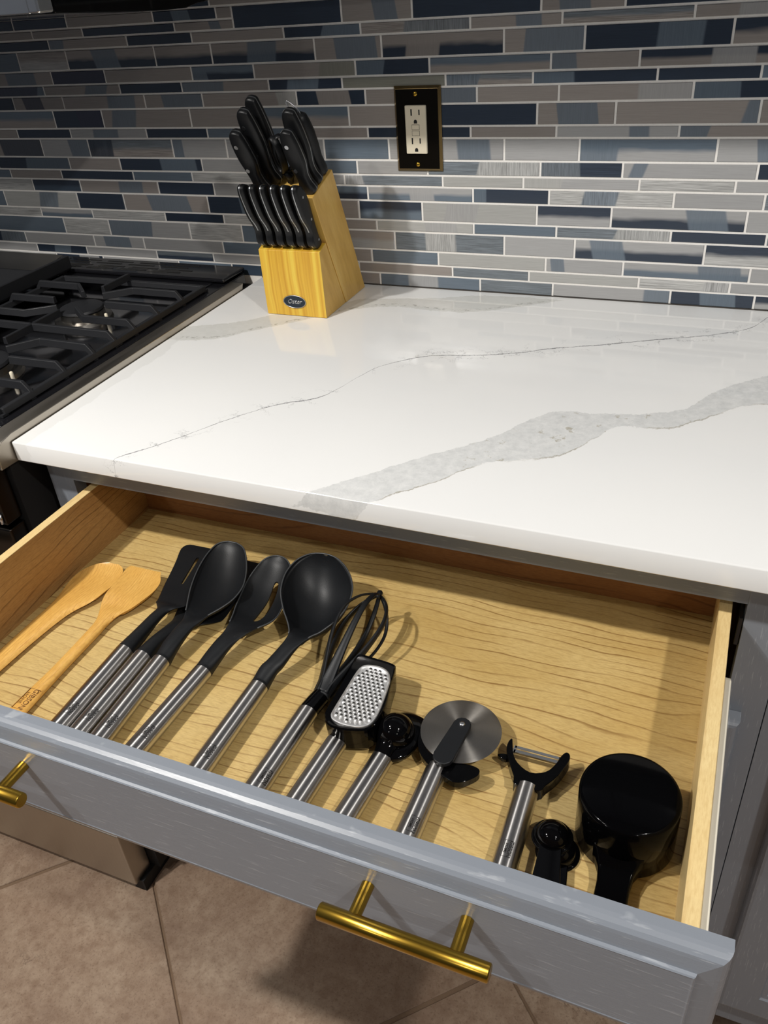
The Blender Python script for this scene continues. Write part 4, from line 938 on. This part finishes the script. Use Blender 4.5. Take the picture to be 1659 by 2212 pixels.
def knife_outline(L, w, bow=0.006, flare=0.004):
    """handle outline in (across, along): spine on +across, belly on -across"""
    sp = [(0.30 * w, -0.002), (0.62 * w, 0.004), (0.60 * w, 0.010), (0.44 * w, 0.018), (0.38 * w, 0.030), (0.47 * w, 0.30 * L + 0.012), (0.53 * w, 0.55 * L), (0.48 * w, 0.78 * L), (0.36 * w, 0.95 * L), (0.26 * w, L)]
    bl = [(-0.10 * w, L + 0.0022), (-0.34 * w, L), (-0.52 * w, 0.93 * L), (-0.62 * w, 0.75 * L), (-0.60 * w, 0.55 * L), (-0.46 * w, 0.36 * L), (-0.38 * w, 0.20 * L), (-0.44 * w, 0.010), (-0.40 * w, 0.0)]
    return smooth_closed(sp + bl, 3)
def put_knife(parent_thing, outl, T, th, mats, rivets, rr=0.0030, lean=None):
    """T maps (across, along, out) -> world"""
    bm = bmesh.new(); c = Vector((sum(p[0] for p in outl) / len(outl), sum(p[1] for p in outl) / len(outl)))
    def ring(s, h): return [T(c.x + (p[0] - c.x) * s, c.y + (p[1] - c.y) * (1 - (1 - s) * 0.25), h) for p in outl]
    hh = th / 2
    loft(bm, [ring(0.80, -hh), ring(0.93, -hh * 0.86), ring(1.0, -hh * 0.5), ring(1.0, hh * 0.5), ring(0.93, hh * 0.86), ring(0.80, hh)])
    h = obj('handle', bm, 'black_handle', parent_thing, smooth=True); shade_auto(h, 60)
    bm = bmesh.new(); s = 1.035
    loft(bm, [ring(s, -0.0008), ring(s, 0.0008)]); tg_ = obj('tang', bm, 'tang', parent_thing); tg_['label'] = 'thin metal tang edge'
    for (a, b) in rivets:
        bm = bmesh.new()
        loft(bm, [[T(a + r_ * math.cos(k * PI / 8), b + r_ * math.sin(k * PI / 8), sgn_h) for k in range(16)] for r_, sgn_h in ((rr, -hh - 0.0003), (rr, hh + 0.0003))])
        obj('rivet', bm, 'rivet', parent_thing, smooth=False)
KL = [('black-handled knife at the front left of the block, the shortest of the left three', 0.1245, 0.013, 0.094, 0.0225, [(-0.006, 0.074), (-0.005, 0.037)], -0.11),
      ('black-handled knife in the middle of the left three', 0.1325, 0.034, 0.113, 0.0235, [(-0.007, 0.090), (-0.006, 0.047)], -0.07),
      ('black-handled knife at the back left of the block, the tallest of all', 0.1320, 0.057, 0.117, 0.0220, [(-0.006, 0.094), (-0.006, 0.050)], -0.035),
      ('black-handled knife at the front right of the block, with two bright rivets', 0.2000, 0.014, 0.094, 0.0225, [(-0.005, 0.074), (-0.005, 0.037)], -0.050),
      ('black-handled knife behind the front right one, with one bright rivet showing', 0.1985, 0.037, 0.110, 0.0240, [(-0.007, 0.086), (-0.006, 0.046)], -0.035)]
for lab, xc, s, L, w_, riv, ln in KL:
    base = KP + KN * s + Vector((xc, 0, 0))
    t = thing('kitchen_knife', tuple(base), lab, 'knife', 'large knives in the knife block')
    T = lambda a, b, h, base=base, ln=ln: base + Vector((1, 0, 0)) * (a + ln * b) + KD * (b + 0.0012) - KN * h
    put_knife(t, knife_outline(L, w_), T, 0.0150, None, riv)
# steak knives in the front row
names = ['first steak knife from the left in the front row of the block', 'second steak knife from the left in the front row', 'third steak knife from the left in the front row', 'fourth steak knife from the left in the front row', 'fifth steak knife from the left in the front row', 'rightmost steak knife in the front row, its riveted side showing']
so = smooth_closed([(-0.1440, 0.1085), (-0.1550, 0.1060), (-0.1650, 0.1105), (-0.1690, 0.1180), (-0.1690, 0.1290), (-0.1755, 0.1420), (-0.1880, 0.1580), (-0.1985, 0.1800), (-0.2040, 0.1960), (-0.2030, 0.2040), (-0.1960, 0.2065), (-0.1870, 0.2030), (-0.1780, 0.1935), (-0.1690, 0.1790), (-0.1590, 0.1500), (-0.1480, 0.1230), (-0.1410, 0.1130)], 3)
for i in range(6):
    x = 0.1135 + i * 0.01735
    t = thing('steak_knife', (x, -0.155, 0.107), names[i] + ', black handled', 'knife', 'steak knives in the knife block')
    put_knife(t, so, lambda a, b, h, x=x: Vector((x + h, a - 0.0005, b + 0.001)), 0.0118, None, [(-0.1870, 0.1880), (-0.1690, 0.1530), (-0.1530, 0.1190)], 0.0019)
# honing steel
t = thing('honing_steel', tuple(KP + KN * 0.062 + Vector((0.1965, 0, 0))), 'black-handled honing steel with a wire hanging loop at the back right of the block', 'honing steel')
base = KP + KN * 0.060 + Vector((0.2020, 0, 0))
bm = bmesh.new(); rings = []
for b, r_ in ((0.0008, 0.0080), (0.003, 0.0105), (0.009, 0.0110), (0.016, 0.0100), (0.026, 0.0092), (0.045, 0.0112), (0.065, 0.0122), (0.080, 0.0112), (0.089, 0.0095), (0.0925, 0.0055)):
    c = base + KD * b + Vector((-0.09 * b, 0, 0)); rings.append([c + Vector((1, 0, 0)) * r_ * math.cos(j * PI / 12) + KN * r_ * math.sin(j * PI / 12) for j in range(24)])
loft(bm, rings); obj('handle', bm, 'black_handle', t, smooth=True)
bm = bmesh.new(); c = base + KD * 0.090 + Vector((-0.010, 0, 0))
tube(bm, smooth_open([c + Vector((0.004, 0, 0)), c + Vector((0.002, 0, 0)) + KD * 0.008, c + Vector((-0.006, 0, 0)) + KD * 0.017, c + Vector((-0.012, 0, 0)) + KD * 0.021, c + Vector((-0.013, 0, 0)) + KD * 0.015, c + Vector((-0.004, 0, 0)) + KD * 0.004, c + Vector((0.0, 0, 0))], 5), 0.0008, 8); obj('hanging_loop', bm, 'rivet', t, smooth=True)
# kitchen shears
base = KP + KN * 0.036 + Vector((0.1600, 0, 0))
t = thing('kitchen_shears', tuple(base), 'black-handled kitchen shears with looped grips in the centre of the block', 'scissors')
for sgn, la in ((-1, 0.0), (1, 0.2)):
    bm = bmesh.new(); pts = []
    e1 = Vector((0.80, 0, 0)) + KN * 0.55 * sgn
    e1.normalize()
    cc = base + KD * 0.044 + e1 * (0.000 if sgn < 0 else 0.008) + Vector((-0.006, 0, 0))
    for k in range(28):
        a = 2 * PI * k / 28; pts.append(cc + e1 * 0.0115 * math.cos(a) + KD * (0.027 * math.sin(a)))
    nrm = e1.cross(KD)
    rings = []
    for k in range(28):
        a = 2 * PI * k / 28; rad = (e1 * math.cos(a) + KD * math.sin(a)).normalized()
        rings.append([pts[k] + rad * 0.0024 * math.cos(j * PI / 5) + nrm * 0.0060 * math.sin(j * PI / 5) for j in range(10)])
    loft(bm, rings, False, True); obj('grip_loop', bm, 'black_handle', t, smooth=True)
    bm = bmesh.new(); tube(bm, [cc - KD * 0.024, base + KD * 0.010 + e1 * 0.003, base + KD * 0.001], [0.0045, 0.0055, 0.0050], 10); obj('shank', bm, 'black_handle', t, smooth=True)

# ------------------------------------------------------------------ OUTLET
ot = thing('power_outlet', (0.3155, -0.001, 0.245), 'ivory double socket in a dark plate with a brass rim on the tiled wall', 'outlet')
ox0, ox1, oz0, oz1 = 0.2790, 0.3530, 0.1860, 0.3050
bm = bmesh.new(); ringpanel(bm, ox0, ox1, oz0, oz1, [(0, -0.0015), (0.0035, -0.0052), (0.0040, -0.0053)], -0.0004); obj('plate_rim', bm, 'brass_rim', ot)
bm = bmesh.new(); ringpanel(bm, ox0 + 0.0041, ox1 - 0.0041, oz0 + 0.0041, oz1 - 0.0041, [(0, -0.0054), (0.0002, -0.0056)], -0.0045); obj('plate', bm, 'brass_plate', ot)
cx = 0.3140
bm = bmesh.new(); box(bm, cx - 0.0168, cx + 0.0168, -0.0088, -0.0040, 0.2120, 0.2795); obj('receptacle', bm, 'outlet', ot, bevel=0.0016, seg=3); rc = ot.children[-1]
def hole(bm, x0, x1, z0, z1): box(bm, x0, x1, -0.00885, -0.0086, z0, z1)
for zz_, up_ in ((0.2660, 1), (0.2265, 1)):
    bm = B(); hole(bm, cx - 0.0073, cx - 0.0051, zz_ - 0.0005, zz_ + 0.0085); obj('socket_slot', bm, 'slot_black', rc)
    bm = B(); hole(bm, cx + 0.0053, cx + 0.0073, zz_ + 0.0004, zz_ + 0.0078); obj('socket_slot', bm, 'slot_black', rc)
    bm = bmesh.new(); prism(bm, [(cx + 0.0026 * math.cos(a * PI / 10), zz_ - 0.0085 + 0.0026 * math.sin(a * PI / 10)) for a in range(0, 11)] + [(cx - 0.0026, zz_ - 0.0112), (cx + 0.0026, zz_ - 0.0112)], -0.00885, -0.0086, lambda a, b, h: (a, h, b)); obj('ground_hole', bm, 'slot_black', rc)
for z0_, z1_ in ((0.2467, 0.2530), (0.2382, 0.2446)): obj('button', B((cx - 0.0058, cx + 0.0058, -0.0094, -0.0086, z0_, z1_)), 'outlet', rc, bevel=0.0003, seg=1)
for z0_, z1_ in ((0.2467, 0.2530), (0.2382, 0.2446)): obj('button_gap', B((cx - 0.0062, cx + 0.0062, -0.00890, -0.0087, z0_ - 0.0004, z1_ + 0.0004)), 'caulk', rc)
for zc_ in (0.2945, 0.1965):
    bm = bmesh.new(); lathe(bm, [(0.0036, -0.0054), (0.0034, -0.0064), (0.0020, -0.0072), (0.0004, -0.0075)], (cx, 0, zc_), 'y', 20); obj('screw', bm, 'brass', ot, smooth=True)

# ------------------------------------------------------------------ RANGE
rg = thing('gas_range', (-0.39, -0.35, FLOOR), 'slide-in gas range with black cooktop and steel side edge, left of the worktop', 'range')
RX0, RX1 = -0.765, -0.0015
obj('body', B((RX0, RX1 - 0.006, -0.640, -0.005, FLOOR + 0.03, -0.012)), 'dark_gap', rg)
bm = bmesh.new(); prism(bm, [(-0.0665, 0.0), (-0.0620, 0.0100), (-0.626, 0.0100), (-0.644, 0.0065), (-0.655, -0.0030), (-0.657, -0.0270), (-0.610, -0.0290), (-0.0665, -0.0290)], RX1 - 0.0255, RX1, lambda a, b, h: (h, a, b)); obj('side_trim', bm, 'range_steel', rg, bevel=0.0012); rg.children[-1]['label'] = 'brushed steel edge beside the worktop'
bm = bmesh.new(); prism(bm, [(-0.618, 0.0095), (-0.632, 0.0095), (-0.650, 0.0030), (-0.657, -0.0060), (-0.657, -0.0285), (-0.618, -0.0285)], RX0, RX1 - 0.0260, lambda a, b, h: (h, a, b)); obj('front_trim', bm, 'range_steel', rg, bevel=0.0012)
# cooktop surround with a raised border and recessed pan
obj('cooktop_pan', B((RX0 + 0.02, -0.055, -0.590, -0.100, -0.010, -0.004)), 'pan_steel', rg)
obj('cooktop_border', B((-0.055, RX1 - 0.0262, -0.616, -0.012, -0.011, 0.0100), (RX0, -0.055, -0.616, -0.590, -0.011, 0.0105), (RX0, RX0 + 0.02, -0.590, -0.085, -0.011, 0.0105), (RX0, -0.055, -0.100, -0.012, -0.011, 0.0120)), 'enamel', rg, bevel=0.002)
# rear vent with slots
rv = obj('rear_vent', B((-0.760, -0.030, -0.078, -0.006, 0.0121, 0.0195)), 'enamel', rg, bevel=0.003)
bm = bmesh.new()
for r_, y_ in enumerate((-0.022, -0.034, -0.048, -0.060)):
    for k in range(9):
        x_ = -0.115 - k * 0.075 - (0.018 if r_ % 2 else 0); box(bm, x_ - 0.058, x_, y_ - 0.0022, y_ + 0.0022, 0.0193, 0.0199)
obj('vent_slots', bm, 'slot_black', rg)
bm = bmesh.new()
for r_, y_ in enumerate((-0.048, -0.060)):
    for k in range(6):
        x_ = -0.140 - k * 0.070 - (0.018 if r_ % 2 else 0); box(bm, x_ - 0.044, x_, y_ - 0.0040, y_ - 0.0030, 0.0194, 0.0203)
obj('vent_rib', bm, 'steel', rg)
def burner(x, y, r, label=None):
    bm = bmesh.new(); lathe(bm, [(r * 1.35, -0.0040), (r * 1.30, 0.0015), (r * 1.02, 0.0030), (r * 1.0, 0.0125), (r * 0.9, 0.0130)], (x, y, 0), 'z', 40); o = obj('burner', bm, 'steel', rg, smooth=True); shade_auto(o, 30)
    bm = bmesh.new(); lathe(bm, [(r * 0.98, 0.0131), (r * 1.02, 0.0150), (r * 0.98, 0.0185), (r * 0.80, 0.0200), (0.0005, 0.0203)], (x, y, 0), 'z', 40); c_ = obj('burner_cap', bm, 'iron', o, smooth=True); shade_auto(c_, 40)
    bm = bmesh.new(); lathe(bm, [(0.0028, -0.0040), (0.0028, 0.0120), (0.0014, 0.0135)], (x + r * 1.5, y - 0.006, 0), 'z', 12); obj('igniter', bm, 'outlet', o, smooth=True)
for x_, y_, r_ in ((-0.205, -0.245, 0.036), (-0.205, -0.475, 0.045), (-0.56, -0.245, 0.036), (-0.56, -0.475, 0.045)): burner(x_, y_, r_)
# oven front
obj('control_panel', B((RX0 + 0.004, -0.0145, -0.668, -0.6405, -0.106, -0.0300)), 'range_dark_steel', rg, bevel=0.003)
od = obj('oven_door', B((RX0 + 0.004, -0.0145, -0.668, -0.6405, -0.740, -0.112)), 'range_dark_steel', rg, bevel=0.003)
bm = bmesh.new(); tube(bm, [(RX0 + 0.05, -0.700, -0.150), (-0.055, -0.700, -0.150)], 0.010, 16); tube(bm, [(-0.085, -0.700, -0.150), (-0.085, -0.668, -0.150)], 0.007, 12); tube(bm, [(RX0 + 0.08, -0.700, -0.150), (RX0 + 0.08, -0.668, -0.150)], 0.007, 12); obj('handle', bm, 'steel', od, smooth=True)
bm = bmesh.new(); tube(bm, [(-0.0195, -0.6700, -0.087), (-0.0195, -0.6705, -0.101)], 0.0022, 10); obj('latch_pin', bm, 'steel_bright', rg, smooth=True)
obj('storage_drawer', B((RX0 + 0.004, -0.0280, -0.685, -0.6405, -0.888, -0.746)), 'range_steel', rg, bevel=0.003)
obj('foot', B((-0.75, -0.72, -0.66, -0.02, FLOOR, FLOOR + 0.03)), 'dark_gap', rg)
obj('foot', B((-0.045, -0.020, -0.675, -0.02, FLOOR, FLOOR + 0.029)), 'dark_gap', rg)
for k, kx in enumerate((-0.10, -0.24, -0.52, -0.66)):
    bm = bmesh.new(); lathe(bm, [(0.019, -0.668), (0.021, -0.672), (0.017, -0.694), (0.0005, -0.696)], (kx, 0, -0.066), 'y', 28); obj('knob', bm, 'steel', rg, smooth=True)
# grates
def bar(bm, pts, w_=0.0050, h=0.0060):
    pts = [Vector(p) for p in pts]; rings = []
    for i, p in enumerate(pts):
        a = pts[max(i - 1, 0)]; b = pts[min(i + 1, len(pts) - 1)]; d = (b - a); d.z = 0
        if d.length < 1e-5: d = Vector((1, 0, 0))
        d.normalize(); s = Vector((-d.y, d.x, 0)) * w_
        rings.append([p - s * 0.65 + Vector((0, 0, h)), p + s * 0.65 + Vector((0, 0, h)), p + s + Vector((0, 0, -h)), p - s + Vector((0, 0, -h))])
    loft(bm, rings)
def grate(xr, label, mirror=False, group=None):
    t = thing('burner_grate', (xr - 0.17, -0.35, 0.011), label, 'grate', group)
    GZ = 0.0290
    X = (lambda x: xr + (x + 0.0155)) if not mirror else (lambda x: xr - 0.335 - (x + 0.0155))
    bm = bmesh.new()
    bar(bm, [(X(-0.0460), -0.118, 0.0165), (X(-0.0460), -0.592, 0.0165)], 0.0055, 0.0045); bar(bm, [(X(-0.350), -0.118, 0.0165), (X(-0.350), -0.592, 0.0165)], 0.0055, 0.0045)
    bar(bm, [(X(-0.0460), -0.118, 0.0165), (X(-0.350), -0.118, 0.0165)], 0.0055, 0.0045); bar(bm, [(X(-0.0460), -0.592, 0.0165), (X(-0.350), -0.592, 0.0165)], 0.0055, 0.0045)
    obj('frame', bm, 'iron', t, bevel=0.0012)
    def finger(y, inner, far=False):
        f = (lambda x: X(x)) if not far else (lambda x: X(-0.396 - x))
        b2 = bmesh.new(); bar(b2, [(f(-0.0420), y - 0.0005, 0.0130), (f(-0.0440), y, 0.0175), (f(-0.0540), y, GZ), ] + [(f(a), b, GZ) for a, b in inner], 0.0044, 0.0058)
        obj('bar', b2, 'iron', t, bevel=0.0012)
    F_R = [(-0.184, [(-0.140, -0.184), (-0.178, -0.218)]), (-0.251, [(-0.145, -0.251)]), (-0.313, [(-0.138, -0.314), (-0.178, -0.283)]), (-0.410, [(-0.141, -0.408), (-0.172, -0.446)]), (-0.473, [(-0.138, -0.474)]), (-0.539, [(-0.138, -0.539), (-0.176, -0.508)])]
    for y_, inn in F_R: finger(y_, inn); finger(y_, inn, True)
    b2 = bmesh.new(); bar(b2, [(X(-0.0420), -0.361, 0.0130), (X(-0.0440), -0.361, 0.0175), (X(-0.054), -0.361, GZ), (X(-0.318), -0.361, GZ), (X(-0.349), -0.361, 0.016), (X(-0.3525), -0.361, 0.0125)], 0.0044, 0.0058); obj('bar', b2, 'iron', t, bevel=0.0012)
    for ya, yb_ in ((-0.118, -0.190), (-0.300, -0.420), (-0.528, -0.592)):
        b2 = bmesh.new(); bar(b2, [(X(-0.200), ya, GZ if ya < -0.2 and ya > -0.5 else GZ - 0.001), (X(-0.200), yb_, GZ)], 0.0044, 0.0058); obj('bar', b2, 'iron', t, bevel=0.0012)
    for a in (-0.0460, -0.350):
        for b in (-0.118, -0.592, -0.355): obj('foot', B((X(a) - 0.005, X(a) + 0.005, b - 0.005, b + 0.005, 0.0106, 0.0140)), 'iron', t)
    return t
g1 = grate(-0.0155, 'black cast-iron burner grate at the right of the range, nearest the worktop')
# griddle covering the middle of the cooktop
gr = thing('griddle', (-0.47, -0.33, 0.011), 'flat black griddle plate lying on the left part of the cooktop', 'griddle')
gx0, gx1, gy0, gy1 = -0.740, -0.360, -0.592, -0.082
bm = bmesh.new()
def gring(i, z): return [Vector((gx0 + i, gy0 + i, z)), Vector((gx1 - i, gy0 + i, z)), Vector((gx1 - i, gy1 - i, z)), Vector((gx0 + i, gy1 - i, z))]
loft(bm, [gring(0.004, 0.0196), gring(0, 0.024), gring(0, 0.046), gring(0.003, 0.047), gring(0.007, 0.046), gring(0.012, 0.036)])
obj('plate', bm, 'iron', gr, bevel=0.001)
bm = bmesh.new(); prism(bm, [(-0.084, 0.0365), (-0.084, 0.0475), (-0.145, 0.0365)], gx0 + 0.012, gx1 - 0.012, lambda a, b, h: (h, a, b)); obj('back_slope', bm, 'steel', gr)
for a in (gx0 + 0.02, gx1 - 0.02):
    for b in (gy1 - 0.006, gy0 + 0.008): obj('foot', B((a - 0.006, a + 0.006, b - 0.006, b + 0.006, 0.0121, 0.0200)), 'iron', gr)

# ------------------------------------------------------------------ MICROWAVE AND WALL CABINET ABOVE
mw = thing('microwave', (-0.38, -0.2, 0.44), 'over-the-range microwave, its steel front corner and black side at the upper left', 'microwave')
MZ = 0.4385
bm = bmesh.new(); prism(bm, [(-0.376, MZ - 0.0015), (-0.376, 0.860), (-0.002, 0.860), (-0.002, MZ + 0.006), (-0.045, MZ - 0.0085), (-0.080, MZ - 0.0105), (-0.105, MZ - 0.0140), (-0.167, MZ - 0.0130), (-0.267, MZ - 0.0085)], -0.760, 0.0115, lambda a, b, h: (h, a, b)); obj('casing', bm, 'black_gloss', mw, bevel=0.002)
obj('door', B((-0.760, -0.0045, -0.400, -0.3765, MZ, 0.860)), 'steel_bright', mw, bevel=0.002)
obj('edge_trim', B((-0.0040, 0.0120, -0.403, -0.3765, MZ, 0.860)), 'steel_bright', mw, bevel=0.003); mw.children[-1]['label'] = 'bright steel corner strip'
uc = thing('upper_cabinet', (0.65, -0.17, 0.53), 'grey-blue painted wall cabinet above the worktop', 'cabinet')
obj('carcass', B((0.014, 1.30, -0.330, -0.002, 0.530, 1.30)), 'paint_v', uc, bevel=0.001)
for a, b in ((0.017, 0.647), (0.653, 1.296)):
    bm = bmesh.new(); ringpanel(bm, a, b, 0.534, 1.295, [(i, y + 0.270) for i, y in DOOR], -0.3305); obj('door', bm, 'paint_v', uc)
print('tiles', count)
